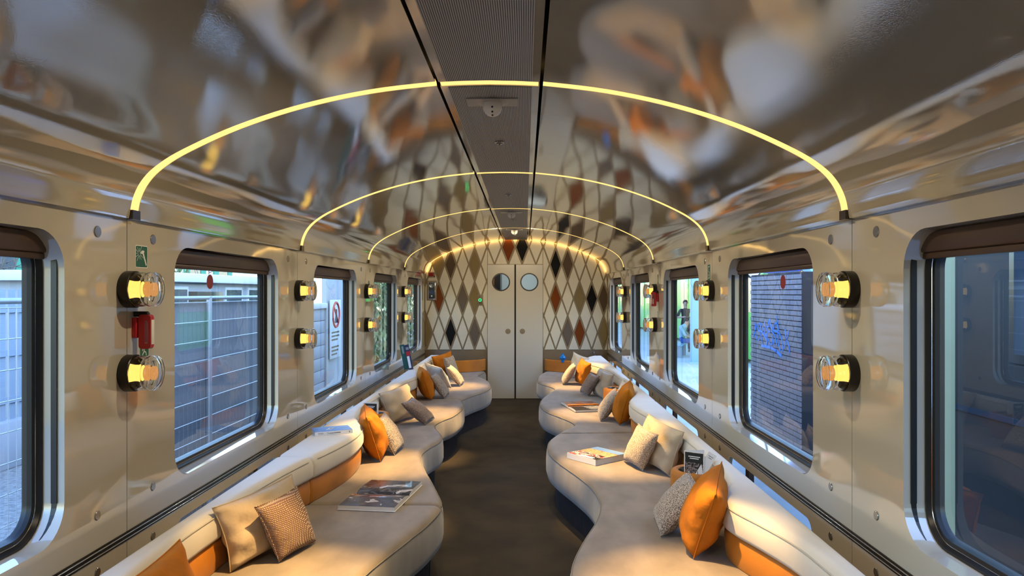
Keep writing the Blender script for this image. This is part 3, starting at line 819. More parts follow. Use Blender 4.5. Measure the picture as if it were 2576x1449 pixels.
# ================================================================== cushions on the seats
def pillow(name, c, T, mname, label, group=None, wr=0.004, seed=0, seam='same'):
    wr = wr*1.5; T = T*1.08
    """c = four corners (x rel. camera line, y, z): near-bottom, far-bottom, far-top, near-top"""
    rnd = random.Random(seed+11)
    P = [Vector((a+CX, b, z)) for a, b, z in c]
    ctr = sum(P, Vector())/4; base = Vector((ctr.x, ctr.y, min(p.z for p in P)))
    nrm = ((P[1]-P[0])+(P[2]-P[3])).cross((P[3]-P[0])+(P[2]-P[1])).normalized()
    N = 20
    ph = [rnd.uniform(0, 6.28) for _ in range(8)]
    bm = bmesh.new(); grids = []
    for s in (1, -1):
        g = []
        for i in range(N+1):
            row = []
            for j in range(N+1):
                u = -1+2*i/N; v = -1+2*j/N
                u2 = u*(1-0.085*(1-v*v)**1.0); v2 = v*(1-0.085*(1-u*u)**1.0)
                a, b = (u2+1)/2, (v2+1)/2
                p = P[0]*(1-a)*(1-b)+P[1]*a*(1-b)+P[2]*a*b+P[3]*(1-a)*b
                e = max((1-u*u)*(1-v*v), 0)
                t = T*0.5*(e**0.42)
                edge = e**0.25*(1-e)**0.6
                w = wr*edge*(math.sin(7*u+5*v*s+ph[0])+0.8*math.sin(9*v-6*u+ph[1]+s)+0.6*math.sin(13*u+ph[2])*math.cos(11*v+ph[3]))
                # sag: fuller at the bottom
                t *= 1.0-0.12*v
                p = p + nrm*s*(t+w)
                p.z = max(p.z, base.z-0.004)
                row.append(bm.verts.new(p-base))
            g.append(row)
        grids.append(g)
    for s, g in zip((1, -1), grids):
        for i in range(N):
            for j in range(N):
                f = (g[i][j], g[i+1][j], g[i+1][j+1], g[i][j+1])
                bm.faces.new(f if s > 0 else tuple(reversed(f)))
    bmesh.ops.remove_doubles(bm, verts=bm.verts, dist=1e-5)
    bmesh.ops.recalc_face_normals(bm, faces=bm.faces)
    root = empty('cushion', base)
    obj_bm('cover', bm, mname, root, smooth=True)
    # seam round the edge
    pts = []
    for k in range(4*14):
        q = k/14.0
        if q < 1: u, v = -1+2*q, -1
        elif q < 2: u, v = 1, -1+2*(q-1)
        elif q < 3: u, v = 1-2*(q-2), 1
        else: u, v = -1, 1-2*(q-3)
        u2 = u*(1-0.085*(1-v*v)); v2 = v*(1-0.085*(1-u*u)); a, b = (u2+1)/2, (v2+1)/2
        p = P[0]*(1-a)*(1-b)+P[1]*a*(1-b)+P[2]*a*b+P[3]*(1-a)*b
        pts.append(p-base)
    tube('seam', pts, 0.0025, mname if seam == 'same' else seam, root, seg=5, closed=True)
    tag(root, label, 'cushion', group or 'loose cushions on the sofas')
    return root
Z = 0.440
pillow('c', [(-1.16,2.05,Z),(-1.12,2.50,Z),(-1.225,2.52,0.725),(-1.235,2.06,0.71)], 0.14, 'orange_velvet', 'orange velvet cushion cut off by the lower left edge of the picture', seed=1)
pillow('c', [(-1.225,2.95,Z),(-1.045,3.47,Z),(-1.115,3.39,0.735),(-1.278,2.90,0.72)], 0.13, 'beige_velvet', 'large plain beige cushion at front left, behind the brown woven one', seed=2, wr=0.006)
pillow('c', [(-1.06,3.06,Z),(-0.975,3.31,Z),(-1.05,3.27,0.71),(-1.135,2.98,0.70)], 0.095, 'weave_brown', 'brown and cream basket-weave cushion at front left', seed=3, wr=0.002)
pillow('c', [(-0.995,4.88,Z),(-1.085,5.30,Z),(-1.18,5.20,0.79),(-1.060,4.74,0.765)], 0.17, 'orange_velvet', 'orange velvet cushion standing on the left sofa beside the blue paperback', seed=4, wr=0.006)
pillow('c', [(-0.935,5.08,Z),(-0.915,5.36,Z),(-1.045,5.28,0.71),(-1.065,5.00,0.695)], 0.11, 'tweed_grey', 'speckled tweed cushion leaning on the orange cushion near the blue paperback', seed=5, wr=0.002)
pillow('c', [(-1.18,6.24,Z),(-1.01,6.72,Z),(-1.12,6.74,0.735),(-1.285,6.22,0.715)], 0.15, 'beige_velvet', 'beige cushion on the left sofa beside the small folded leaflet', seed=6, wr=0.006)
pillow('c', [(-0.875,6.24,Z),(-0.835,6.56,Z),(-1.015,6.36,0.665),(-1.055,6.05,0.655)], 0.10, 'weave_mauve', 'brown ribbed cushion tilted low against a beige cushion, middle of left sofa', seed=7, wr=0.002)
pillow('c', [(-1.01,7.66,Z),(-1.09,8.06,Z),(-1.19,7.97,0.775),(-1.095,7.54,0.765)], 0.16, 'orange_velvet', 'orange cushion where the left backrest bulges, farther back', seed=8, wr=0.005)
pillow('c', [(-0.885,7.80,Z),(-0.865,8.10,Z),(-1.01,7.98,0.70),(-1.03,7.70,0.695)], 0.10, 'tweed_grey', 'grey plaid tweed cushion leaning on the farther left orange cushion', seed=9, wr=0.002)
pillow('c', [(-0.895,8.62,Z),(-1.13,8.98,Z),(-1.245,8.78,0.735),(-0.985,8.36,0.705)], 0.12, 'pale_velvet', 'cream cushion between two tweed cushions toward the far left', seed=10)
pillow('c', [(-0.805,8.82,Z),(-0.785,9.12,Z),(-0.945,9.0,0.685),(-0.965,8.72,0.68)], 0.10, 'tweed_warm', 'peach tweed cushion in the front row toward the far left', seed=11, wr=0.002)
pillow('c', [(-1.20,9.66,Z),(-0.98,9.94,Z),(-1.035,9.90,0.79),(-1.265,9.58,0.735)], 0.13, 'orange_velvet', 'farthest orange cushion on the left, by the corner shelf', seed=12)
pillow('c', [(-1.01,9.50,Z),(-0.905,9.74,Z),(-0.985,9.70,0.745),(-1.09,9.45,0.73)], 0.10, 'tweed_grey', 'small grey tweed cushion before the farthest left orange cushion', seed=13, wr=0.002)
# right
pillow('c', [(0.735,3.10,Z),(0.80,3.50,Z),(0.925,3.34,0.805),(0.785,2.93,0.765)], 0.17, 'orange_velvet', 'large orange velvet cushion at front right', seed=14, wr=0.006)
pillow('c', [(0.645,3.38,Z),(0.665,3.68,Z),(0.825,3.58,0.70),(0.845,3.30,0.67)], 0.115, 'tweed_grey', 'speckled grey tweed cushion touching the large front right orange cushion', seed=15, wr=0.002)
pillow('c', [(0.915,4.48,Z),(0.79,4.97,Z),(0.855,4.96,0.755),(0.985,4.40,0.735)], 0.14, 'beige_velvet', 'plain beige cushion on the right sofa beside the standing leaflet', seed=16, wr=0.006)
pillow('c', [(0.765,4.63,Z),(0.68,4.92,Z),(0.765,4.80,0.715),(0.84,4.47,0.705)], 0.10, 'tweed_warm', 'brown and cream tweed cushion next to the thick photo book', seed=17, wr=0.002)
pillow('c', [(0.825,6.22,Z),(0.86,6.62,Z),(0.965,6.52,0.805),(0.895,6.10,0.765)], 0.17, 'orange_velvet', 'orange cushion in the middle of the right side, above the sofa joint', seed=18, wr=0.005)
pillow('c', [(0.68,6.42,Z),(0.70,6.74,Z),(0.84,6.62,0.715),(0.835,6.33,0.70)], 0.11, 'tweed_grey', 'tweed cushion covering the corner of the open orange book', seed=19, wr=0.002)
pillow('c', [(0.865,7.68,Z),(0.78,8.12,Z),(0.86,8.16,0.735),(0.955,7.60,0.725)], 0.13, 'taupe_velvet', 'taupe cushion on the far right sofa next to the paper card', seed=20, wr=0.005)
pillow('c', [(0.705,7.97,Z),(0.64,8.26,Z),(0.745,8.06,0.70),(0.815,7.74,0.69)], 0.10, 'weave_mauve', 'mauve brown woven cushion before the taupe one, far right', seed=21, wr=0.002)
pillow('c', [(0.72,8.84,Z),(0.665,9.22,Z),(0.72,9.12,0.765),(0.80,8.62,0.74)], 0.13, 'orange_velvet', 'bright orange cushion toward the far right end', seed=22, wr=0.005)
pillow('c', [(0.475,8.95,Z),(0.49,9.23,Z),(0.625,9.12,0.70),(0.635,8.86,0.69)], 0.10, 'tweed_warm', 'pale tweed cushion leaning on the far right orange cushion', seed=23, wr=0.002)
pillow('c', [(0.80,9.50,Z),(0.60,9.78,Z),(0.67,9.84,0.78),(0.86,9.55,0.72)], 0.11, 'pale_velvet', 'pale grey cushion standing near the blue vase', seed=24)

# ================================================================== wall lamps
def make_lamp():
    """axis along local +x (out of the wall)"""
    root = empty('wall_lamp')
    lathe('base_ring', [(0, 0), (0.069, 0), (0.070, 0.002), (0.070, 0.036), (0.068, 0.038), (0.0645, 0.038), (0.0635, 0.020), (0.0, 0.018)], 'lamp_black', root, axis='x', seg=40)
    lathe('diffuser', [(0, 0.018), (0.0305, 0.018), (0.0315, 0.024), (0.0315, 0.058), (0.028, 0.066), (0.0, 0.068)], 'lamp_glow', root, axis='x', seg=28)
    lathe('refracted_glow', [(0, 0.073), (0.021, 0.073), (0.026, 0.078), (0.0275, 0.084), (0.0255, 0.089), (0.0285, 0.094), (0.026, 0.099), (0.027, 0.104), (0.0, 0.105)], 'lamp_refraction', root, axis='x', seg=28)  # glowing solid imitating the diffuser's image refracted in the glass
    outer = [(0.0640, 0.0385), (0.0655, 0.040), (0.0655, 0.062), (0.0625, 0.069), (0.0585, 0.0725), (0.0575, 0.0755), (0.0595, 0.079), (0.0640, 0.083), (0.0660, 0.090), (0.0660, 0.106), (0.0635, 0.112), (0.058, 0.1145), (0.050, 0.1135), (0.042, 0.1115), (0.0, 0.1110)]
    inner = [(0.0, 0.1075), (0.046, 0.1075), (0.055, 0.1075), (0.0605, 0.104), (0.0615, 0.090), (0.059, 0.0845), (0.0545, 0.0795), (0.0530, 0.0755), (0.054, 0.0715), (0.0590, 0.067), (0.0612, 0.060), (0.0612, 0.040), (0.0640, 0.0385)]
    gb = lathe_bm(outer + inner, 'x', 48)
    bmesh.ops.remove_doubles(gb, verts=gb.verts, dist=1e-6); bmesh.ops.recalc_face_normals(gb, faces=gb.faces)
    obj_bm('glass_shade', gb, 'lamp_glass', root, autos=60)
    return root
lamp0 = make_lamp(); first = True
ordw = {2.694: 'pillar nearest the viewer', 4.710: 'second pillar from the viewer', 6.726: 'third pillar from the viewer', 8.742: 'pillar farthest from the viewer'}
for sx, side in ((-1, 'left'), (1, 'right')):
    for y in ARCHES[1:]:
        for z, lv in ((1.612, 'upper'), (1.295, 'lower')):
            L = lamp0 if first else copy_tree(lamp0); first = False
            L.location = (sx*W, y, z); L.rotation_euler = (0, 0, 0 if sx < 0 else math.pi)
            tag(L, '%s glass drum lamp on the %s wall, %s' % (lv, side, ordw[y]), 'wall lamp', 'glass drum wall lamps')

# ================================================================== ceiling fittings
def dome(y, label):
    root = empty('ceiling_dome', (0.0, y, 2.3895))
    box('mount_plate', (-0.105, -0.058, -0.0015), (0.105, 0.058, 0.004), 'dome_plate', root)
    lathe('dome_flange', [(0, -0.0035), (0.060, -0.0035), (0.064, -0.002), (0.064, 0.0)], 'dome_plate', root, seg=36)
    prof = [(0.040, -0.004), (0.041, -0.016)] + [(0.041*math.cos(R(a)), -0.020-0.040*math.sin(R(a))) for a in range(10, 91, 16)]
    prof[-1] = (0.0, -0.060)
    d = lathe('dome_shell', prof, 'plastic_cream', root, seg=32, autos=60)
    for a in (12, 40, 66):
        r = 0.0415; cx_, cz_ = r*math.cos(R(a)), -0.020-0.0405*math.sin(R(a))
        nrm = Vector((0, -math.cos(R(a)), -math.sin(R(a))))
        m = Matrix.Translation((0, -cx_, cz_)) @ nrm.to_track_quat('Z', 'Y').to_matrix().to_4x4()
        lathe('sensor_hole', [(0.0042, -0.001), (0.0042, 0.0006), (0, 0.0006)], 'print_black', d, seg=14, mtx=m)
    tag(root, label, 'ceiling sensor', 'white domes in the ceiling grille')
mat('dome_plate', (0.42, 0.40, 0.35), rough=0.3, metal=0.2)
dome(2.95, 'white dome with three black dots hanging under the nearest ceiling grille')
dome(7.00, 'white dome with three black dots under the third light arch')
dome(8.96, 'white dome with three black dots closest to the end wall')
def spotlet(y, label):
    root = empty('recessed_spot', (0.0, y, 2.390))
    lathe('rim', [(0.026, 0.001), (0.026, -0.002), (0.022, -0.004), (0.017, -0.003), (0.015, 0.0)], 'chrome', root, seg=28)
    lathe('bulb', [(0.016, 0.0), (0.015, -0.008), (0.010, -0.013), (0.0, -0.015)], 'disc_steel', root, seg=20)
    tag(root, label, 'ceiling spot', 'small chrome ceiling spots')
spotlet(3.74, 'small chrome spot in the nearest ceiling grille behind the dome'); spotlet(5.75, 'small chrome spot in the second ceiling grille, where no dome hangs')
spotlet(7.72, 'small chrome spot in the third ceiling grille'); spotlet(9.70, 'farthest small chrome spot before the end wall')

# ================================================================== signs and hammers on the walls
def wall_mtx(sx, y, z, off=0.0):
    # local x runs along the wall as read from the room, local y up
    return frame((sx*(W-off), y, z), (0, 1 if sx < 0 else -1, 0), (0, 0, 1))
def poly_plate(name, pts, th, mname, parent, off=0.0):
    return prism(name, pts, th, mname, parent, mtx=Matrix.Translation((0, 0, off)))
def stroke(name, pts, w, mname, parent, off):
    bm = bmesh.new()
    for a, b in zip(pts[:-1], pts[1:]):
        d = Vector((b[0]-a[0], b[1]-a[1])); L = d.length
        ang = math.atan2(d.y, d.x)
        add_box(bm, (-w/4, -w/2, 0), (L+w/4, w/2, 0.0006), Matrix.Translation((a[0], a[1], off)) @ Matrix.Rotation(ang, 4, 'Z'))
    bmesh.ops.recalc_face_normals(bm, faces=bm.faces)
    return obj_bm(name, bm, mname, parent)
def sign(sx, y, z, w, h, kind, label):
    root = empty('safety_sign'); root.matrix_world = wall_mtx(sx, y, z)
    poly_plate('sign_border', rounded_rect(w, h, 0.006, 3), 0.001, 'print_white', root)
    poly_plate('sign_face', rounded_rect(w-0.006, h-0.006, 0.005, 3), 0.0006, 'safety_green', root, 0.0009)
    s = min(w, h)/0.09
    if kind == 'hammer':
        poly_plate('hammer_symbol', [(0.006*s, 0.012*s), (0.030*s, -0.036*s), (0.037*s, -0.032*s), (0.014*s, 0.016*s), (0.020*s, 0.020*s), (0.014*s, 0.026*s), (-0.012*s, 0.018*s), (-0.010*s, 0.010*s)], 0.0006, 'print_white', root, 0.0015)
        bm_pts = []
        for k in range(12):
            a = R(30*k); r0, r1 = 0.009*s, (0.022+0.006*(k % 3))*s
            stroke('spark', [(-0.018*s+r0*math.cos(a), 0.012*s+r0*math.sin(a)), (-0.018*s+r1*math.cos(a), 0.012*s+r1*math.sin(a))], 0.0016*s, 'print_white', root, 0.0015)
    elif kind == 'run':
        stroke('runner', [(-0.02*s, -0.03*s), (-0.004*s, -0.012*s), (0.0, 0.012*s), (0.016*s, 0.006*s)], 0.007*s, 'print_white', root, 0.0015)
        stroke('runner', [(-0.004*s, -0.012*s), (0.014*s, -0.018*s), (0.018*s, -0.034*s)], 0.007*s, 'print_white', root, 0.0015)
        stroke('runner', [(0.0, 0.012*s), (-0.016*s, 0.004*s), (-0.02*s, -0.008*s)], 0.006*s, 'print_white', root, 0.0015)
        poly_plate('head', [(0.004*s+0.007*s*math.cos(R(30*k)), 0.026*s+0.007*s*math.sin(R(30*k))) for k in range(12)], 0.0006, 'print_white', root, 0.0015)
    else:
        stroke('exit_symbol', [(0.02*s, 0.05*s), (-0.015*s, 0.05*s), (-0.015*s, 0.012*s), (0.018*s, 0.0), (0.018*s, -0.045*s), (-0.012*s, -0.05*s)], 0.008*s, 'print_white', root, 0.0015)
        stroke('exit_symbol', [(0.004*s, -0.014*s), (-0.016*s, -0.03*s)], 0.006*s, 'print_white', root, 0.0015)
    tag(root, label, 'sign')
sign(-1, 2.795, 1.741, 0.088, 0.088, 'hammer', 'green sign with broken-glass hammer symbol above the upper left lamp')
sign(-1, 2.815, 1.376, 0.070, 0.064, 'run', 'small green sign behind the lower left lamp under the red hammer')
sign(-1, 6.86, 1.66, 0.062, 0.11, 'run', 'narrow green sign above the third pair of lamps on the left')
sign(-1, 6.88, 1.50, 0.055, 0.030, 'run', 'small green label between the third pair of lamps on the left')
sign(1, 4.79, 1.735, 0.070, 0.115, 'exit', 'green exit sign above the second upper lamp on the right wall')
sign(1, 6.62, 1.722, 0.062, 0.10, 'run', 'small green sign above the third upper lamp on the right, over the red hammer')
sign(1, 6.62, 1.40, 0.055, 0.055, 'run', 'small green sign next to the third lower lamp on the right')
def hammer(sx, y, z, label):
    root = empty('emergency_hammer', (sx*W, y, z)); root.rotation_euler = (0, 0, 0 if sx < 0 else math.pi)
    # local x out of the wall; flat D-shaped handle standing off the wall
    def plate(name, pts, hole, x0, x1, mname, y_half):
        bm = bmesh.new()
        hv = filled_panel(bm, pts, [hole] if hole else [], lambda p: Vector((p[0], -y_half, p[1])))
        for loop in hv:
            back = [bm.verts.new(v.co + Vector((0, 2*y_half, 0))) for v in loop]
            for i in range(len(loop)): bm.faces.new((loop[i], loop[(i+1) % len(loop)], back[(i+1) % len(loop)], back[i]))
        hv2 = filled_panel(bm, pts, [hole] if hole else [], lambda p: Vector((p[0], y_half, p[1])))
        bmesh.ops.remove_doubles(bm, verts=bm.verts, dist=1e-5)
        bmesh.ops.recalc_face_normals(bm, faces=bm.faces)
        return obj_bm(name, bm, mname, root)
    outer = [(0.046+p[0], -0.006+p[1]) for p in rounded_rect(0.046, 0.132, 0.012, 4)]
    hole = [(0.052+p[0], -0.008+p[1]) for p in rounded_rect(0.014, 0.088, 0.006, 4)]
    plate('handle', outer, hole, 0, 0, 'hammer_red', 0.013)
    box('print_strip', (0.0655, -0.006, -0.055), (0.070, 0.0145, 0.04), 'print_white', root, bevel=0.001)
    lathe('hammer_head', [(0, 0.0), (0.011, 0.0), (0.011, 0.05), (0.006, 0.056), (0.0, 0.058)], 'black_rubber', root, axis='x', seg=18, mtx=Matrix.Translation((0.002, 0, 0.062)))
    box('holder', (0.0, -0.02, -0.03), (0.018, 0.012, 0.05), 'hammer_red', root, bevel=0.004)
    tag(root, label, 'hammer')
hammer(-1, 2.745, 1.455, 'red emergency hammer hanging between the two nearest left lamps')
hammer(1, 6.60, 1.545, 'red emergency hammer below the third upper lamp on the right')

# ================================================================== fittings on the end wall
YF = YE-0.012
al = empty('fire_alarm', (-1.27, YF, 1.868))
box('frame', (-0.053, -0.012, -0.042), (0.053, 0.0, 0.042), 'tan_backing', al, bevel=0.004)
mat('alarm_red', (0.22, 0.006, 0.01), rough=0.25)
box('red_cover', (-0.043, -0.022, -0.024), (0.032, -0.010, 0.030), 'alarm_red', al, bevel=0.003)
lathe('key_hole', [(0, -0.016), (0.009, -0.016), (0.009, -0.010)], 'print_black', al, axis='y', seg=16, mtx=Matrix.Translation((0.041, 0, -0.026)))
tag(al, 'red alarm box in tan frame high on the end wall, left corner', 'alarm')
ic = empty('intercom_panel', (-1.268, YF, 1.63))
mat('intercom_blue', (0.015, 0.03, 0.14), rough=0.25); mat('intercom_grey', (0.03, 0.035, 0.05), rough=0.3)
box('frame', (-0.073, -0.012, -0.147), (0.073, 0.0, 0.147), 'tan_backing', ic, bevel=0.004)
box('bezel', (-0.055, -0.017, -0.132), (0.055, -0.010, 0.132), 'chrome', ic, bevel=0.003)
box('face_plate', (-0.046, -0.0205, -0.123), (0.046, -0.015, 0.123), 'intercom_grey', ic, bevel=0.001)
box('blue_label', (-0.042, -0.0222, -0.045), (0.042, -0.019, 0.0), 'intercom_blue', ic)
sp = lathe('speaker', [(0, -0.024), (0.036, -0.0235), (0.037, -0.019)], 'chrome', ic, axis='y', seg=28, mtx=Matrix.Translation((0, 0, 0.082)))
for k in range(14):
    a = 2*math.pi*k/14
    box('slit', (0.012, -0.0248, -0.0022), (0.032, -0.0236, 0.0022), 'print_black', sp, mtx=Matrix.Translation((0, 0, 0.082)) @ Matrix.Rotation(a, 4, 'Y'))
lathe('call_button', [(0, -0.025), (0.011, -0.025), (0.013, -0.023), (0.013, -0.019)], 'disc_steel', ic, axis='y', seg=20, mtx=Matrix.Translation((0, 0, -0.082)))
tag(ic, 'intercom panel with round speaker and blue label on the left of the end wall', 'intercom')
db = empty('door_button', (-0.537, YF, 1.488))
box('frame', (-0.040, -0.012, -0.082), (0.040, 0.0, 0.082), 'tan_backing', db, bevel=0.004)
box('button_plate', (-0.027, -0.018, -0.066), (0.027, -0.010, 0.066), 'dado_brown', db, bevel=0.002)
for k in range(12):
    a = 2*math.pi*k/12
    lathe('led', [(0, -0.0215), (0.0048, -0.021), (0.0055, -0.017)], 'green_led', db, axis='y', seg=10, mtx=Matrix.Translation((0.019*math.cos(a)-0.006, 0, 0.0+0.019*math.sin(a))))
tag(db, 'tan door button with glowing green ring left of the doors', 'button')

# ================================================================== things on the corner shelves
vs_p = [(0, 0), (0.024, 0), (0.026, 0.004), (0.022, 0.018), (0.028, 0.034), (0.043, 0.050), (0.049, 0.064), (0.047, 0.078), (0.036, 0.092), (0.020, 0.100), (0.0155, 0.108), (0.0165, 0.120), (0.0185, 0.126), (0.0155, 0.126), (0.012, 0.108), (0.0, 0.104)]
mat('vase_blue', (0.002, 0.16, 0.52), rough=0.12, coat=0.6)
va = lathe('vase', vs_p, 'vase_blue', None, seg=36, mtx=Matrix.Translation((0.685, 10.40, 0.58)), autos=50)
va.name = 'vase'; tag(va, 'small round blue glass vase on the right corner shelf', 'vase')
gl = empty('glass_decanter', (1.135, 10.42, 0.58))
thin_glass('clear_thin', (0.80, 0.80, 0.78), 1.5, 1.5)
lathe('body', [(0.0, 0.004), (0.085, 0.004), (0.095, 0.02), (0.094, 0.06), (0.075, 0.10), (0.040, 0.125), (0.022, 0.145), (0.018, 0.172), (0.023, 0.180)], 'clear_thin', gl, seg=36, autos=50)
lathe('stopper', [(0.0, 0.176), (0.015, 0.178), (0.017, 0.19), (0.010, 0.198), (0.0, 0.199)], 'disc_steel', gl, seg=24, autos=50)
tag(gl, 'clear glass decanter behind the end of the right backrest', 'decanter')
tr = empty('tray', (-1.02, 10.42, 0.58))
lathe('dish', [(0, 0.002), (0.085, 0.002), (0.10, 0.014), (0.103, 0.016), (0.098, 0.017), (0.083, 0.006), (0, 0.006)], 'chrome', tr, seg=36, autos=50)
lathe('ball_foot', [(0, 0.0), (0.03, 0.0), (0.03, 0.003), (0, 0.003)], 'dark_steel', tr, seg=20)
tag(tr, 'shallow shiny metal tray on the left corner shelf', 'tray')

# ================================================================== books and leaflets
mat('paper', (0.70, 0.68, 0.63), rough=0.7, var=0.06, vscale=300, vstretch=(0.05, 0.05, 3))
mat('paper_white', (0.82, 0.82, 0.81), rough=0.55)
mat('cover_blue', (0.05, 0.14, 0.52), rough=0.5, coat=0.0, var_col=(0.12, 0.27, 0.72), vscale=9, vstretch=(0.6, 2.5, 1))
mat('cover_dark', (0.012, 0.013, 0.018), rough=0.3)
mat('cover_teal', (0.01, 0.085, 0.075), rough=0.35)
mat('cover_navy', (0.03, 0.035, 0.09), rough=0.35)
mat('cover_red', (0.42, 0.02, 0.03), rough=0.35)
mat('ink_grey', (0.25, 0.25, 0.27), rough=0.5)
def picture_mat(name, base, spots, scale, seed, contrast=0.06):
    """printed photograph: bands of a few colours from noise"""
    m = mat(name, base, rough=0.28, coat=0.35)
    n, l = nodes_of(m); b = n['Principled BSDF']
    tc = n.new('ShaderNodeTexCoord'); mp = n.new('ShaderNodeMapping'); mp.inputs['Location'].default_value = (seed*3.1, seed*1.7, 0)
    mp.inputs['Scale'].default_value = (1.0, 1.7, 1)
    nz = n.new('ShaderNodeTexNoise'); nz.inputs['Scale'].default_value = scale; nz.inputs['Detail'].default_value = 3; nz.inputs['Distortion'].default_value = 0.8
    l.new(tc.outputs['Object'], mp.inputs['Vector']); l.new(mp.outputs['Vector'], nz.inputs['Vector'])
    rp = n.new('ShaderNodeValToRGB'); rp.color_ramp.interpolation = 'CONSTANT'
    els = rp.color_ramp.elements
    els[0].position = 0; els[0].color = (*spots[0], 1); els[1].position = 0.40; els[1].color = (*spots[1 % len(spots)], 1)
    for k, c in enumerate(spots[2:]):
        e = els.new(0.48+0.065*k); e.color = (*c, 1)
    l.new(nz.outputs['Fac'], rp.inputs['Fac']); l.new(rp.outputs['Color'], b.inputs['Base Color'])
    return m
picture_mat('photo_mono', (0.02, 0.02, 0.03), [(0.022, 0.022, 0.026), (0.03, 0.03, 0.035), (0.05, 0.055, 0.085), (0.012, 0.012, 0.015), (0.55, 0.54, 0.55), (0.42, 0.40, 0.40)], 11, 1)
picture_mat('photo_mono_b', (0.02, 0.02, 0.03), [(0.03, 0.03, 0.032), (0.022, 0.022, 0.026), (0.10, 0.11, 0.14), (0.03, 0.03, 0.03), (0.58, 0.57, 0.57), (0.45, 0.43, 0.43)], 9, 2)
picture_mat('photo_cliffs', (0.5, 0.4, 0.2), [(0.50, 0.34, 0.15), (0.62, 0.47, 0.24), (0.20, 0.10, 0.05), (0.66, 0.52, 0.30), (0.42, 0.26, 0.12)], 22, 3)
picture_mat('photo_harbour', (0.2, 0.1, 0.1), [(0.02, 0.02, 0.025), (0.50, 0.02, 0.03), (0.62, 0.60, 0.60), (0.03, 0.03, 0.04), (0.45, 0.40, 0.40)], 16, 4)
picture_mat('photo_room', (0.1, 0.08, 0.08), [(0.015, 0.014, 0.016), (0.10, 0.075, 0.075), (0.32, 0.28, 0.28), (0.02, 0.02, 0.02), (0.50, 0.46, 0.45)], 34, 5)
picture_mat('photo_warm', (0.3, 0.1, 0.06), [(0.22, 0.05, 0.03), (0.42, 0.16, 0.10), (0.60, 0.38, 0.28), (0.10, 0.03, 0.025), (0.5, 0.3, 0.25)], 12, 6)
mat('sky_print', (0.08, 0.22, 0.62), rough=0.28, coat=0.35, var_col=(0.25, 0.45, 0.80), vscale=5)
mat('orange_print', (0.75, 0.28, 0.03), rough=0.35, coat=0.3)

def closed_book(loc, rot, w, d, th, cov, label, spine=None, lettering=None):
    """w along local x (height of the book), d along local y (page width), spine on -y"""
    root = empty('book', loc, rot)
    box('page_block', (-w/2+0.002, -d/2+0.003, 0.0022), (w/2-0.002, d/2-0.003, th-0.0022), 'paper', root)
    box('cover', (-w/2, -d/2, th-0.0024), (w/2, d/2, th), cov, root)
    box('back_cover', (-w/2, -d/2, 0.0), (w/2, d/2, 0.0024), cov if not spine else spine, root)
    sp_ = box('spine', (-w/2, -d/2-0.0012, 0.0), (w/2, -d/2+0.0016, th), spine or cov, root)
    tag(root, label, 'book')
    return root, sp_
# blue paperback on the left backrest
th = 0.023
ax = Vector((-1.16+1.38, 4.57-4.467, 0)); ang = math.atan2(ax.y, ax.x)
bk, sp_ = closed_book((-1.248+CX, 4.585, 0.699), (0, 0, ang), 0.235, 0.165, th, 'cover_blue', 'blue paperback lying on the cream backrest of the left sofa', spine='paper_white')
text_mesh('spine_title', "L'uomo invisibile", 0.0125, 'print_black', sp_, mtx=frame((0.0, -0.165/2-0.0016, th/2), (1, 0, 0), (0, 0, 1)))
for k in range(2):
    box('author_line', (-0.098, -0.165/2-0.0018, 0.013-0.005*k), (-0.066, -0.165/2-0.001, 0.015-0.005*k), 'ink_grey', sp_)
box('publisher_mark', (0.095, -0.165/2-0.0018, 0.007), (0.0985, -0.165/2-0.001, 0.016), 'print_black', sp_)
cv = [c for c in bk.children if c.name.startswith('cover')][0]
for pts in ([(-0.040, -0.035), (-0.022, -0.006), (-0.016, 0.018), (-0.004, 0.030)], [(-0.020, -0.030), (0.0, -0.004), (0.006, 0.016), (0.018, 0.026)], [(-0.022, -0.006), (-0.008, -0.012), (0.0, -0.004)]):
    stroke('cover_figure', pts, 0.008, 'paper_white', cv, th+0.0002)

# thick photo book on the right seat
e1 = Vector((0.178, -0.220, 0)); e2 = Vector((0.215, 0.185, 0))
ang = math.atan2(e1.y, e1.x)
bk, sp_ = closed_book((0.502+CX, 4.985, 0.434), (0, 0, ang), 0.285, 0.30, 0.040, 'photo_cliffs', 'thick hardback with harbour photo cover on the right sofa', spine='paper_white')
cv = [c for c in bk.children if c.name.startswith('cover')][0]
box('sky_band', (-0.1425, 0.075, 0.0395), (0.1425, 0.150, 0.0403), 'sky_print', cv)
box('harbour_band', (-0.1425, -0.150, 0.0395), (0.1425, -0.030, 0.0402), 'photo_harbour', cv)
box('dark_band', (0.03, -0.150, 0.0396), (0.1425, -0.095, 0.0404), 'cover_dark', cv)
box('title_label', (-0.03, -0.143, 0.0397), (0.10, -0.112, 0.0407), 'paper_white', cv)

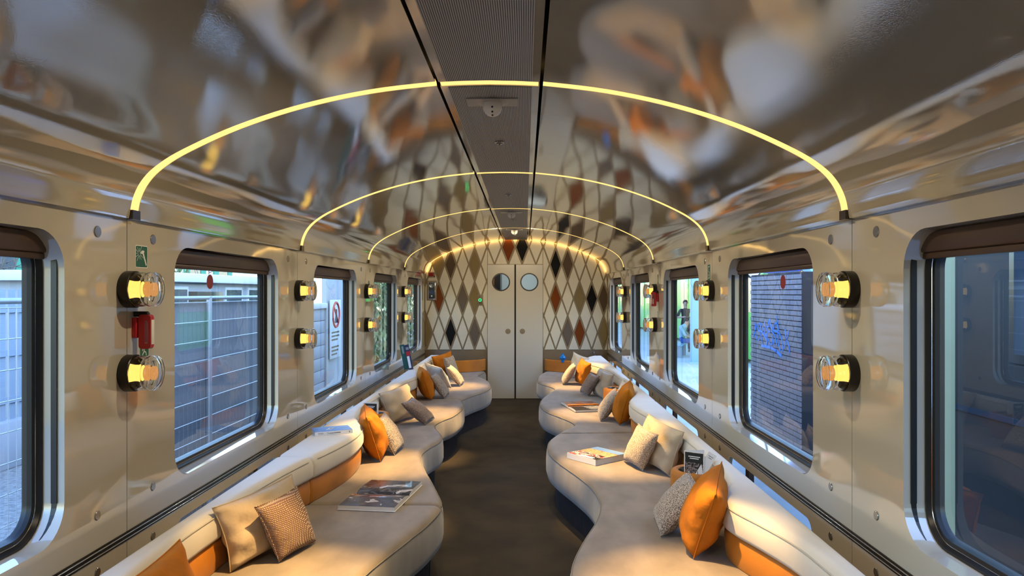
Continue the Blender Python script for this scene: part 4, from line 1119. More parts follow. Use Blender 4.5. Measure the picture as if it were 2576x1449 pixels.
def open_book(loc, rotz, w, d, th, mats_, cov, label):
    """two page blocks either side of a gutter along local x; page width d along y"""
    root = empty('open_book', loc, (0, 0, rotz))
    box('cover', (-w/2-0.003, -d-0.003, 0), (w/2+0.003, d+0.003, 0.003), cov, root)
    for s, mn in ((-1, mats_[0]), (1, mats_[1])):
        n_ = 14; prof = []
        for k in range(n_+1):
            t = k/n_
            z = th*(0.28+0.72*min(1, (t/0.35))**0.5) if t < 0.35 else th*(1.0-0.22*(t-0.35)/0.65)
            prof.append((s*(0.001+(d-0.001)*t), 0.003+z))
        bm = bmesh.new()
        A = [bm.verts.new((-w/2, y, z)) for y, z in prof]; B = [bm.verts.new((w/2, y, z)) for y, z in prof]
        A0 = [bm.verts.new((-w/2, y, 0.003)) for y, z in prof]; B0 = [bm.verts.new((w/2, y, 0.003)) for y, z in prof]
        for k in range(n_):
            bm.faces.new((A[k], A[k+1], B[k+1], B[k])); bm.faces.new((A[k], A0[k], A0[k+1], A[k+1])); bm.faces.new((B[k], B[k+1], B0[k+1], B0[k]))
        bm.faces.new((A[-1], A0[-1], B0[-1], B[-1])); bm.faces.new((A[0], B[0], B0[0], A0[0]))
        bmesh.ops.recalc_face_normals(bm, faces=bm.faces)
        blk = obj_bm('page_block', bm, 'paper', root, autos=40)
        bm = bmesh.new()
        A = [bm.verts.new((-w/2+0.001, y, z+0.0006)) for y, z in prof]; B = [bm.verts.new((w/2-0.001, y, z+0.0006)) for y, z in prof]
        for k in range(n_): bm.faces.new((A[k], A[k+1], B[k+1], B[k]))
        obj_bm('printed_page', bm, mn, blk, smooth=True)
    tag(root, label, 'book')
    return root
# left: large monochrome photo book lying open
ob = open_book((-0.815+CX, 4.055, 0.434), R(-7.5), 0.315, 0.262, 0.026, ('photo_mono', 'photo_mono_b'), 'paper_white', 'open book of black and white photographs on the left sofa')
# right: open book with an orange stripe and black page
g0 = Vector((0.45, 7.22, 0)); 
ob2 = open_book((0.595+CX, 7.20, 0.434), R(12), 0.33, 0.27, 0.022, ('cover_dark', 'photo_warm'), 'cover_dark', 'open book with black text page and orange stripe on the far right sofa')
for k in range(5):
    box('text_line', (0.0-0.01*k, -0.235+0.038*k, 0.0212+0.0012*k), (0.15-0.01*k, -0.228+0.038*k, 0.0232+0.0012*k), 'paper_white', ob2)
box('orange_stripe', (-0.162, 0.012, 0.0235), (0.162, 0.055, 0.0268), 'orange_print', ob2)

# two books propped against the left wall behind the sofa
for k, (cov, x, lab) in enumerate((('cover_teal', -1.388, 'dark green slim book propped against the left wall before the farthest lamps'), ('cover_navy', -1.334, 'navy and red slim book propped against the left wall next to the green one'))):
    root = empty('book', (x+CX, 8.32, 0.700), (0, R(-11), R(6)))
    w_, h_, t_ = 0.05, 0.295, 0.024
    box('page_block', (-w_/2+0.002, -t_/2+0.002, 0.002), (w_/2-0.002, t_/2-0.002, h_-0.002), 'paper', root)
    cv = box('cover', (-w_/2, -t_/2-0.001, 0.0), (w_/2, -t_/2+0.002, h_), cov, root)
    box('back_cover', (-w_/2, t_/2-0.002, 0.0), (w_/2, t_/2+0.001, h_), cov, root)
    box('spine', (-w_/2-0.001, -t_/2-0.001, 0.0), (-w_/2+0.002, t_/2+0.001, h_), cov, root)
    yf = -t_/2-0.0016
    if k == 1:
        box('red_patch', (-0.022, yf, 0.165), (0.024, -t_/2, 0.215), 'cover_red', cv); box('pale_patch', (-0.020, yf, 0.02), (0.008, -t_/2, 0.160), 'paper_white', cv)
        box('title_patch', (-0.015, yf, 0.235), (0.018, -t_/2, 0.265), 'ink_grey', cv)
    else:
        box('title_patch', (-0.008, yf, 0.19), (0.010, -t_/2, 0.275), 'ink_grey', cv)
    tag(root, lab, 'book')

# leather pods with a metal well, holding leaflets
def pod(x, y, r, label, rot=0.0):
    root = empty('leaflet_pod', (x+CX, y, 0.434), (0, 0, rot))
    prof = [(0.0, 0.0), (r, 0.0), (r+0.004, 0.01), (r+0.002, 0.172), (r-0.006, 0.192), (r-0.018, 0.199), (r-0.034, 0.195), (r-0.040, 0.186)]
    lathe('leather_wrap', prof, 'orange_leather', root, seg=40, autos=60)
    lathe('metal_well', [(r-0.037, 0.188), (r-0.041, 0.193), (r-0.045, 0.188), (r-0.047, 0.05), (0, 0.048)], 'dark_steel', root, seg=36, autos=50)
    tag(root, label, 'leaflet holder')
def folded_leaflet(x, y, z, rotz, h, w, open_deg, label, tilt=0.0):
    root = empty('leaflet', (x+CX, y, z), (R(tilt), 0, rotz))
    for s, name in ((1, 'front_flap'), (-1, 'back_flap')):
        m = Matrix.Rotation(R(open_deg/2)*s, 4, 'Z')
        fl_ = box(name, (0.0, -0.0006, 0.0), (w, 0.0006, h), 'paper_white', root, mtx=m)
        if s < 0:
            m2 = m
            box('photo', (0.005, -0.0010, 0.005), (w-0.005, -0.0005, h-0.006), 'photo_room', fl_, mtx=m2)
            box('title_band', (0.006, -0.0013, h-0.060), (w-0.006, -0.0009, h-0.007), 'print_black', fl_, mtx=m2)
            for k in range(2):
                box('title_line', (0.024+0.008*k, -0.0016, h-0.030-0.010*k), (w-0.022-0.008*k, -0.0012, h-0.025-0.010*k), 'paper_white', fl_, mtx=m2)
            box('white_rule', (0.0, -0.0014, 0.070), (w, -0.0010, 0.076), 'paper_white', fl_, mtx=m2)
    tag(root, label, 'leaflet')
def card(x, y, z, rot, w, h, label):
    root = empty('card', (x+CX, y, z), rot)
    box('sheet', (-w/2, -0.0007, 0.0), (w/2, 0.0007, h), 'paper_white', root)
    for pts in ([(-0.02, 0.0), (0.022, 0.066)], [(-0.022, 0.052), (0.012, 0.004)], [(-0.026, 0.018), (0.024, 0.042)], [(0.0, 0.0), (0.004, 0.05)]):
        bm = bmesh.new(); a, b = Vector((pts[0][0], 0, pts[0][1])), Vector((pts[1][0], 0, pts[1][1])); d = b-a
        add_box(bm, (0, -0.0011, -0.0016), (d.length, -0.0007, 0.0016), Matrix.Translation(a) @ Matrix.Rotation(-math.atan2(d.z, d.x), 4, 'Y'))
        bmesh.ops.recalc_face_normals(bm, faces=bm.faces); obj_bm('printed_leaf', bm, 'cover_navy', root)
    for k in range(2):
        box('print_line', (-w/2+0.010+0.004*k, -0.0011, h-0.022-0.010*k), (w/2-0.010-0.004*k, -0.0007, h-0.018-0.010*k), 'ink_grey', root)
    tag(root, label, 'card')
pod(0.925, 3.90, 0.122, 'orange leather leaflet pod with round metal well at front right')
folded_leaflet(0.862, 3.85, 0.50, R(-14), 0.245, 0.112, 40, 'folded black and white photo leaflet standing in the front right pod')
card(0.912, 3.79, 0.590, (R(-6), R(31), R(-8)), 0.048, 0.175, 'slanted white card with ink drawing in the front right pod')
pod(-1.215, 5.74, 0.112, 'orange leather leaflet pod on the left sofa behind the orange cushion')
folded_leaflet(-1.272, 5.62, 0.49, R(4), 0.24, 0.112, 36, 'folded black and white photo leaflet standing on the left sofa')
pod(0.92, 7.24, 0.122, 'orange leather leaflet pod on the far right sofa between taupe and orange cushions')
card(0.925, 7.08, 0.575, (R(-6), R(26), R(-8)), 0.052, 0.18, 'slanted white card with ink drawing in the far right pod')

# ================================================================== outside, left: fence, yard, houses, trees
mat('gravel', (0.16, 0.155, 0.15), rough=0.95, var_col=(0.36, 0.35, 0.33), vscale=14, bump=0.8, bscale=60, bdist=0.03, detail=9)
mat('fence_slat', (0.155, 0.165, 0.18), rough=0.7, var=0.15, vscale=3)
mat('wire_pale', (0.55, 0.57, 0.58), rough=0.4, metal=0.4)
mat('galvanised', (0.36, 0.39, 0.42), rough=0.45, metal=0.5)
mat('cabin_grey', (0.30, 0.32, 0.35), rough=0.6)
mat('cabin_pale', (0.52, 0.55, 0.58), rough=0.55)
mat('house_cream', (0.72, 0.62, 0.46), rough=0.8, var=0.06, vscale=2)
mat('house_pink', (0.62, 0.38, 0.30), rough=0.8)
mat('shutter_green', (0.03, 0.24, 0.15), rough=0.6)
mat('dark_pane', (0.05, 0.07, 0.09), rough=0.08, coat=0.6)
mat('bark', (0.13, 0.105, 0.085), rough=0.9)
mat('leaf', (0.055, 0.10, 0.03), rough=0.6, var_col=(0.20, 0.27, 0.11), vscale=4)
mat('picket_blue', (0.20, 0.25, 0.31), rough=0.6)
mat('sign_red', (0.45, 0.04, 0.03), rough=0.5)
gl_ = box('gravel_ground', (-45, -12, -1.15), (-1.75, 70, -1.0), 'gravel'); tag(gl_, kind='structure')

def fence(x, y0, y1, posts, label):
    root = empty('mesh_fence', (x, y0, -1.0))
    sl = None; k = 0; y = y0+0.6
    while y < y1:
        if sl is None:
            sl = box('slat', (-0.006, -0.040, 0.02), (0.006, 0.040, 2.50), 'fence_slat', root)
            s = sl
        else:
            s = sl.copy(); COL.objects.link(s); s.parent = root
        s.location = (-0.05, y-y0, 0); y += 0.092; k += 1
    for j in range(13):
        z = 0.10+0.2*j
        tube('wire', [(0.0, -3.2, z), (0.0, y1-y0, z)], 0.0045, 'wire_pale', root, seg=5)
    for j in range(52):
        yy = -3.2+0.075*j
        tube('wire', [(0.006, yy, 0.05), (0.006, yy, 2.5)], 0.003, 'wire_pale', root, seg=4)
    for p in posts:
        tube('post', [(0.0, p-y0, 0.0), (0.0, p-y0, 2.56)], 0.028, 'galvanised', root, seg=10)
    tube('top_rail', [(0.0, -3.2, 2.545), (0.0, y1-y0, 2.545)], 0.020, 'galvanised', root, seg=8)
    tag(root, label, 'fence')
fence(-3.2, 5.0, 10.6, (2.2, 5.0, 7.5, 10.0), 'wire mesh fence backed by grey slats outside the left windows')
def picket(x, y0, y1, label):
    root = empty('picket_fence', (x, y0, -0.3)); s0 = None
    n_ = int((y1-y0)/0.20)
    for k in range(n_):
        if s0 is None:
            s0 = box('picket', (-0.015, -0.055, 0.0), (0.015, 0.055, 1.95), 'picket_blue', root); s = s0
        else:
            s = s0.copy(); COL.objects.link(s); s.parent = root
        s.location = (0, 0.1+0.20*k, 0)
    for z in (0.25, 0.95, 1.6):
        box('rail', (0.015, 0.0, z), (0.05, y1-y0, z+0.09), 'picket_blue', root)
    tag(root, label, 'fence')
picket(-7.6, 7.0, 11.8, 'pale blue picket fence across the gravel, seen through the nearest left window')
wl_ = box('low_wall', (-7.75, 6.5, -1.0), (-7.45, 11.8, -0.3), 'cabin_grey', bevel=0.02); tag(wl_, 'low grey wall under the pale blue picket fence', 'wall')
# prefab station cabin behind the fence
cb = empty('station_cabin', (-6.6, 15, -1.0))
box('wall', (-2.5, -3.0, 0.0), (0.0, 7.0, 2.80), 'cabin_grey', cb)
box('roof_edge', (-2.7, -3.2, 2.80), (0.2, 7.2, 2.98), 'cabin_pale', cb, bevel=0.02)
for y in (-2.7, -1.8, 0.9, 2.2, 3.6):
    wf = box('window_frame', (0.0, y, 2.02), (0.03, y+0.95, 2.72), 'cabin_pale', cb)
    box('pane', (0.02, y+0.06, 2.08), (0.036, y+0.89, 2.66), 'dark_pane', wf)
box('display_box', (0.0, -0.85, 2.25), (0.22, 0.35, 2.62), 'lamp_black', cb, bevel=0.01)
tag(cb, 'low grey cabin with a row of windows behind the slatted fence', 'building')
hs = empty('house', (-15.0, 26, -1.0))
box('wall', (-6, -8, 0), (0, 14, 9.0), 'house_cream', hs)
for y in (-6.0, -3.0, 0.0, 3.0, 6.0, 9.0):
    for z in (3.2, 6.0):
        wf = box('window', (0.0, y, z), (0.05, y+1.0, z+1.5), 'dark_pane', hs)
        box('shutter', (0.0, y-0.55, z), (0.07, y-0.04, z+1.5), 'shutter_green', wf); box('shutter', (0.0, y+1.04, z), (0.07, y+1.55, z+1.5), 'shutter_green', wf)
box('roof', (-6.4, -8.4, 9.0), (0.5, 14.4, 9.3), 'house_pink', hs)
tag(hs, 'cream house with green shutters far beyond the fence on the left', 'building')
hp = empty('house', (-22.0, 10.5, -1.0))
box('wall', (-6, -7, 0), (0, 7, 5.0), 'house_cream', hp); box('upper_wall', (-6, -7, 5.0), (0.02, 7, 7.6), 'house_pink', hp)
for y in (-5.0, -2.4, 0.4, 3.2):
    box('window', (0.02, y, 5.4), (0.06, y+1.0, 6.7), 'dark_pane', hp); box('window', (0.0, y, 2.4), (0.05, y+1.0, 3.8), 'dark_pane', hp)
box('roof', (-6.4, -7.4, 7.6), (0.5, 7.4, 7.9), 'house_pink', hp)
tag(hp, 'pink and cream house behind the bare tree', 'building')
# grey boarded booth and its sign
bt = empty('boarded_booth', (-3.35, 11.0, -1.0))
for k in range(11):
    box('board', (-0.03, 0.0, 0.02+0.21*k), (0.0, 1.35, 0.222+0.21*k), 'cabin_grey', bt, bevel=0.004)
box('corner_post', (-0.05, 1.35, 0.0), (0.03, 1.47, 2.9), 'galvanised', bt)
box('smooth_panel', (-0.03, 1.47, 0.0), (-0.005, 4.4, 2.95), 'cabin_grey', bt)
box('cornice', (-0.08, -0.05, 2.33), (0.05, 1.36, 2.42), 'cabin_pale', bt, bevel=0.01)
box('back_wall', (-0.35, 0.0, 0.0), (-0.05, 4.4, 2.3), 'cabin_grey', bt)
tag(bt, 'grey boarded booth close outside the third left window', 'booth')
sg_ = empty('warning_sign', (-3.30, 12.85, 0.42))
box('plate', (-0.01, -0.36, 0.0), (0.01, 0.36, 1.05), 'cabin_pale', sg_, bevel=0.01)
ringpts = [(0.013, 0.22*math.cos(2*math.pi*k/28), 0.78+0.22*math.sin(2*math.pi*k/28)) for k in range(28)]
tube('red_ring', ringpts, 0.022, 'sign_red', sg_, seg=6, closed=True)
tube('figure', [(0.013, -0.06, 0.64), (0.013, 0.0, 0.76), (0.013, 0.0, 0.88)], 0.022, 'print_black', sg_, seg=6); tube('figure', [(0.013, 0.0, 0.76), (0.013, 0.07, 0.64)], 0.022, 'print_black', sg_, seg=6)
tube('red_bar', [(0.017, -0.155, 0.935), (0.017, 0.155, 0.625)], 0.016, 'sign_red', sg_, seg=6)
for k, (w_) in enumerate((0.26, 0.26, 0.20, 0.0, 0.24, 0.22, 0.18)):
    if w_: box('text_line', (0.008, -0.28, 0.45-0.065*k), (0.012, -0.28+2*w_, 0.48-0.065*k), 'print_black', sg_)
tag(sg_, 'white warning sign with red no-walking circle on the boarded booth', 'sign')
# bare tree
def bare_tree(base, h, seed, label, r0=0.11):
    rnd = random.Random(seed); root = empty('bare_tree', base); bmT = bmesh.new(); bmB = bmesh.new()
    def grow(p, d, L, r, lv):
        pts = [p]; q = p.copy(); dd = d.copy()
        for k in range(4):
            dd = (dd+Vector((rnd.uniform(-.22, .22), rnd.uniform(-.22, .22), rnd.uniform(-.05, .16)))).normalized()
            q = q+dd*L/4; pts.append(q.copy())
        tube_bm(pts, [r*(1-0.14*k) for k in range(5)], 5 if lv < 2 else 3, False, bmT if lv == 0 else bmB)
        if lv >= 4: return
        for k in range(4 if lv else 6):
            i = rnd.randint(2, 4)
            a = rnd.uniform(0, 6.28); tilt = rnd.uniform(0.45, 1.05)
            u = dd.orthogonal().normalized(); v = dd.cross(u)
            nd = dd*math.cos(tilt)+(u*math.cos(a)+v*math.sin(a))*math.sin(tilt)
            grow(pts[i], nd.normalized(), L*rnd.uniform(0.55, 0.8), r*0.55, lv+1)
    grow(Vector((0, 0, 0)), Vector((0, 0, 1)), h*0.45, r0, 0)
    obj_bm('trunk', bmT, 'bark', root); obj_bm('branches', bmB, 'bark', root)
    tag(root, label, 'tree')
bare_tree((-9.9, 14.2, -1.0), 5.6, 5, 'bare winter tree behind the picket fence on the left', 0.13)
def leafy(base, size, n_, seed, label, leafsz=0.09):
    rnd = random.Random(seed); root = empty('leafy_shrub', base); bm = bmesh.new()
    for k in range(n_):
        while True:
            p = Vector((rnd.uniform(-1, 1), rnd.uniform(-1, 1), rnd.uniform(-1, 1)))
            if 0.35 < p.length < 1: break
        p = Vector((p.x*size[0], p.y*size[1], (p.z+1)*size[2]*0.5))
        q = Matrix.Rotation(rnd.uniform(0, 6.28), 4, 'Z') @ Matrix.Rotation(rnd.uniform(0.2, 2.6), 4, 'X')
        s = leafsz*rnd.uniform(0.6, 1.3)
        vs_ = [bm.verts.new(p+(q @ Vector(c))*s) for c in ((0, -1, 0), (0.45, 0, 0.08), (0, 1, 0), (-0.45, 0, 0.08))]
        bm.faces.new(vs_)
    tag(obj_bm('foliage', bm, 'leaf', root), kind='stuff')
    tube('stem', [(0, 0, -0.2), (0.05, 0, size[2]*0.4), (0, 0.05, size[2]*0.8)], [0.06, 0.045, 0.02], 'bark', root, seg=6)
    tag(root, label, 'shrub')
leafy((-3.9, 18.9, -1.0), (0.9, 2.6, 4.6), 5200, 1, 'tall leafy hedge outside the fourth left window')
leafy((-3.6, 24.0, -1.0), (1.0, 3.2, 5.0), 5200, 2, 'tall leafy hedge farther along, outside the farthest left window')
leafy((-11.5, 20.0, -1.0), (2.0, 3.0, 4.4), 3000, 3, 'green bush between the cabin and the cream house', 0.16)

# ================================================================== outside, right: platform, brick pier, trains, people
PZ = -0.40
mat('platform', (0.50, 0.52, 0.53), rough=0.8, var=0.12, vscale=1.5)
mat('brick_face', (0.42, 0.35, 0.36), rough=0.85, var=0.12, vscale=4)
mat('brick_dark', (0.13, 0.11, 0.095), rough=0.85, var=0.15, vscale=4)
mat('mortar', (0.06, 0.055, 0.06), rough=0.9)
mat('spray_blue', (0.03, 0.33, 1.0), rough=0.5)
mat('train_green', (0.18, 0.62, 0.05), rough=0.35, coat=0.4)
mat('train_dark', (0.016, 0.014, 0.014), rough=0.7, var=0.2, vscale=2)
mat('steel_blue', (0.30, 0.52, 0.62), rough=0.5)
mat('panel_blue', (0.02, 0.07, 0.45), rough=0.4)
mat('pillar_mint', (0.56, 0.55, 0.32), rough=0.6, var=0.08, vscale=3)
pf = box('platform_ground', (1.85, -12, PZ-0.2), (60, 90, PZ), 'platform'); tag(pf, kind='structure')
def brick_pier(x, y0, y1, z0, z1, mname, label, bl=0.205, bh=0.056, mirror=False):
    root = empty('brick_wall', (x, y0, z0))
    box('mortar_core', (0.006, 0.0, 0.0), (0.22, y1-y0, z1-z0), 'mortar', root)
    mesh0 = {}; r = 0; z = 0.004
    while z+bh < z1-z0+0.01:
        y = -(bl/2 if r % 2 else 0)
        while y < y1-y0-0.01:
            a, b = max(y, 0)+0.006, min(y+bl, y1-y0)-0.006
            L = round(b-a, 3)
            if L > 0.03:
                if L not in mesh0:
                    o = box('brick', (-0.006, 0.0, 0.0), (0.010, L, bh-0.010), mname, root); mesh0[L] = o
                else:
                    o = mesh0[L].copy(); COL.objects.link(o); o.parent = root
                o.location = (random.uniform(-0.002, 0.002), a, z)
            y += bl
        z += bh; r += 1
    tag(root, label, 'wall')
    return root
bw = brick_pier(3.02, 7.42, 9.08, -0.16, 1.82, 'brick_face', 'greyish brick wall with blue spray lettering outside the second right window')
brick_pier(3.30, 5.9, 7.75, -0.16, 1.86, 'brick_dark', 'dark brick wall half hidden behind the sprayed brick wall', bl=0.25, bh=0.075)
# blue tag, drawn as raised paint strokes on the wall face (local y along the wall, z up)
def paint(pts, w):
    # pts in image-like units, 0..1600 across, 0..1300 down
    P = []
    for px, py in pts:
        y = 0.17 + (1500-px)/1500*1.62
        z = 1.555 - py*0.000415 - (1500-px)/1500*(-0.02)
        P.append(Vector((-0.0115, y, z)))
    bm = bmesh.new()
    for a, b in zip(P[:-1], P[1:]):
        d = b-a; L = d.length; m = Matrix.Translation(a) @ Matrix.Rotation(math.atan2(d.z, d.y), 4, 'X')
        add_box(bm, (0, -w*0.3, -w/2), (0.004, L+w*0.3, w/2), m)
    bmesh.ops.recalc_face_normals(bm, faces=bm.faces)
    obj_bm('spray_stroke', bm, 'spray_blue', bw)
for pts, w in (
    ([(320,480),(300,700),(255,870)],.018), ([(370,500),(310,700),(370,950)],.016),
    ([(400,660),(420,480),(490,440),(510,640)],.020), ([(400,660),(560,690),(700,900),(700,1030)],.022), ([(480,720),(470,900),(410,970)],.014), ([(500,740),(560,1000)],.012),
    ([(540,460),(590,610)],.014), ([(630,390),(660,540),(620,700)],.016), ([(740,345),(780,480),(710,520),(720,650),(790,640)],.022), ([(790,280),(830,480),(900,580),(1050,600)],.022),
    ([(920,520),(940,390),(1030,360),(1060,560)],.024), ([(1000,180),(1040,380)],.014), ([(850,600),(960,720),(1020,980)],.018), ([(1040,620),(1060,880),(1110,1090)],.018), ([(1060,620),(1130,690),(1190,900),(1190,1090)],.014),
    ([(620,700),(740,860),(800,1000),(870,980),(890,740)],.016), ([(700,700),(720,960)],.018), ([(890,780),(940,1010)],.010),
    ([(1250,500),(1275,700),(1370,960),(1370,1070)],.020), ([(1350,520),(1330,640),(1280,780),(1230,1000)],.018),
    ([(530,1090),(820,1080),(1000,1140),(1140,1230)],.034)):
    paint(pts, w)
# clock and blue panel above the brick wall
ck = empty('station_clock', (3.62, 10.9, 1.965))
lathe('rim', [(0.0, 0.03), (0.145, 0.03), (0.15, 0.0), (0.145, -0.03), (0.13, -0.034), (0.13, -0.02), (0, -0.02)], 'lamp_black', ck, axis='y', seg=32)
lathe('dial', [(0, -0.024), (0.131, -0.024)], 'print_white', ck, axis='y', seg=32)
for a, L in ((30, 0.10), (292, 0.07)):
    box('hand', (-0.005, -0.028, -0.01), (0.005, -0.025, L), 'print_black', ck, mtx=Matrix.Rotation(R(a), 4, 'Y'))
for k in range(12):
    box('hour_mark', (-0.004, -0.027, 0.108), (0.004, -0.025, 0.124), 'print_black', ck, mtx=Matrix.Rotation(R(30*k), 4, 'Y'))
tube('bracket', [(0, 0, 0.14), (0, 0, 1.2)], 0.02, 'lamp_black', ck, seg=8)
bmB_ = empty('canopy_beam', (3.65, 6.9, PZ))
box('beam', (-0.1, 0.0, 3.45), (0.1, 5.8, 3.65), 'steel_blue', bmB_)
for yy in (0.0, 5.7): box('column', (-0.06, yy, 0.0), (0.06, yy+0.12, 3.45), 'steel_blue', bmB_)
tag(bmB_, 'pale blue steel frame carrying clock and blue board above the brick wall', 'frame')
ck.rotation_euler = (0, 0, R(18))
tag(ck, 'round white station clock above the sprayed brick wall', 'clock')
pb = empty('blue_board', (3.65, 9.2, 1.88))
box('board', (0, 0, 0), (0.06, 1.3, 0.42), 'panel_blue', pb, bevel=0.01)
for k in range(2): box('hanger', (0.02, 0.2+0.9*k, 0.42), (0.04, 0.23+0.9*k, 1.18), 'steel_blue', pb)
for k in range(2): box('pale_patch', (-0.004, 0.15+0.5*k, 0.06), (0.0, 0.5+0.5*k, 0.22), 'steel_blue', pb)
tag(pb, 'blue board above the sprayed brick wall', 'board')
bmS = box('canopy_brace', (-0.05, 0, -0.06), (0.05, 1.9, 0.06), 'steel_blue', None, bevel=0.01)
bmS.location = (3.55, 7.75, 1.45); bmS.rotation_euler = (R(29), 0, 0); tag(bmS, 'pale blue diagonal steel brace above the dark brick', 'brace')
ps = empty('platform_post', (4.95, 20.2, PZ))
box('shaft', (-0.10, -0.12, 0.0), (0.10, 0.12, 4.2), 'steel_blue', ps, bevel=0.01)
box('base_plate', (-0.18, -0.2, 0.0), (0.18, 0.2, 0.04), 'steel_blue', ps)
tag(ps, 'pale blue steel post on the platform seen through the third right window', 'post')
# pale green pillar and dark carriage at the near right
pl_ = empty('mint_pillar', (1.965, 3.33, PZ))
box('shaft', (0.0, 0.0, 0.0), (0.20, 0.17, 3.2), 'pillar_mint', pl_, bevel=0.03)
for pts in ([(0.05, 1.96), (0.10, 1.95), (0.12, 1.85), (0.06, 1.80), (0.03, 1.86)], [(0.04, 1.72), (0.06, 1.66)], [(0.03, 1.60), (0.06, 1.57), (0.05, 1.53)]):
    tube('scrawl', [(-0.001, y, z) for y, z in pts], 0.005, 'print_black', pl_, seg=5); 
tag(pl_, 'pale green pillar with a black scrawl outside the nearest right window', 'pillar')
dt = empty('dark_carriage', (3.25, -4.0, PZ))
box('body', (0.0, 0.0, 0.1), (2.6, 9.3, 3.7), 'train_dark', dt, bevel=0.06)
for y in (1.2, 3.4, 5.6, 7.4):
    fr_ = box('window_frame', (-0.02, y, 1.55), (0.02, y+1.15, 2.55), 'lamp_black', dt, bevel=0.01); box('pane', (-0.026, y+0.06, 1.61), (-0.018, y+1.09, 2.49), 'dark_pane', fr_)
box('waist_band', (-0.012, 0.0, 1.16), (0.0, 9.3, 1.20), 'dark_pane', dt)
tag(dt, 'dark carriage standing on the next track at the near right', 'train')
mat('reflection_mask_dark', (0.03, 0.035, 0.04), rough=0.5)  # for the added panel over the green train's near end
gt = empty('green_train', (6.4, 18.6, PZ))
box('body', (0.0, 0.0, 0.1), (2.8, 46.0, 3.6), 'train_green', gt, bevel=0.1)
for k in range(9):
    y = 0.8+5.0*k
    box('window_band', (-0.012, y, 1.45), (0.01, y+2.4, 2.45), 'dark_pane', gt)
    d_ = box('door', (-0.02, y+2.8, 0.3), (0.01, y+4.1, 2.7), 'train_green', gt, bevel=0.01)
    box('door_pane', (-0.026, y+2.95, 1.3), (-0.018, y+3.4, 2.4), 'dark_pane', d_); box('door_pane', (-0.026, y+3.5, 1.3), (-0.018, y+3.95, 2.4), 'dark_pane', d_)
box('reflection_mask', (0.10, -0.03, 0.1), (2.78, 0.06, 3.5), 'reflection_mask_dark', gt, bevel=0.02)  # added dark panel, keeps the green end out of the wall reflections
tag(gt, 'lime green train standing beyond the platform on the right', 'train')
sbx = empty('green_board', (5.35, 21.5, PZ))
box('board', (-0.04, -0.05, 0.0), (0.04, 0.10, 1.35), 'train_green', sbx, bevel=0.02, mtx=Matrix.Rotation(R(4), 4, 'Y'))
box('foot', (-0.12, -0.1, 0.0), (0.12, 0.14, 0.03), 'train_green', sbx)
tag(sbx, 'narrow lime green board standing on the platform by the blue post', 'board')
fb_ = empty('station_hall', (14.0, 20, PZ))
box('wall', (0, 0, 0), (4, 50, 7), 'cabin_pale', fb_); box('cornice', (-0.3, -0.3, 7), (4.3, 50.3, 7.4), 'cabin_grey', fb_)
for k in range(10): box('window', (-0.03, 2+4.6*k, 2.4), (0.0, 4.4+4.6*k, 5.2), 'dark_pane', fb_)
tag(fb_, 'pale station building beyond the green train', 'building')

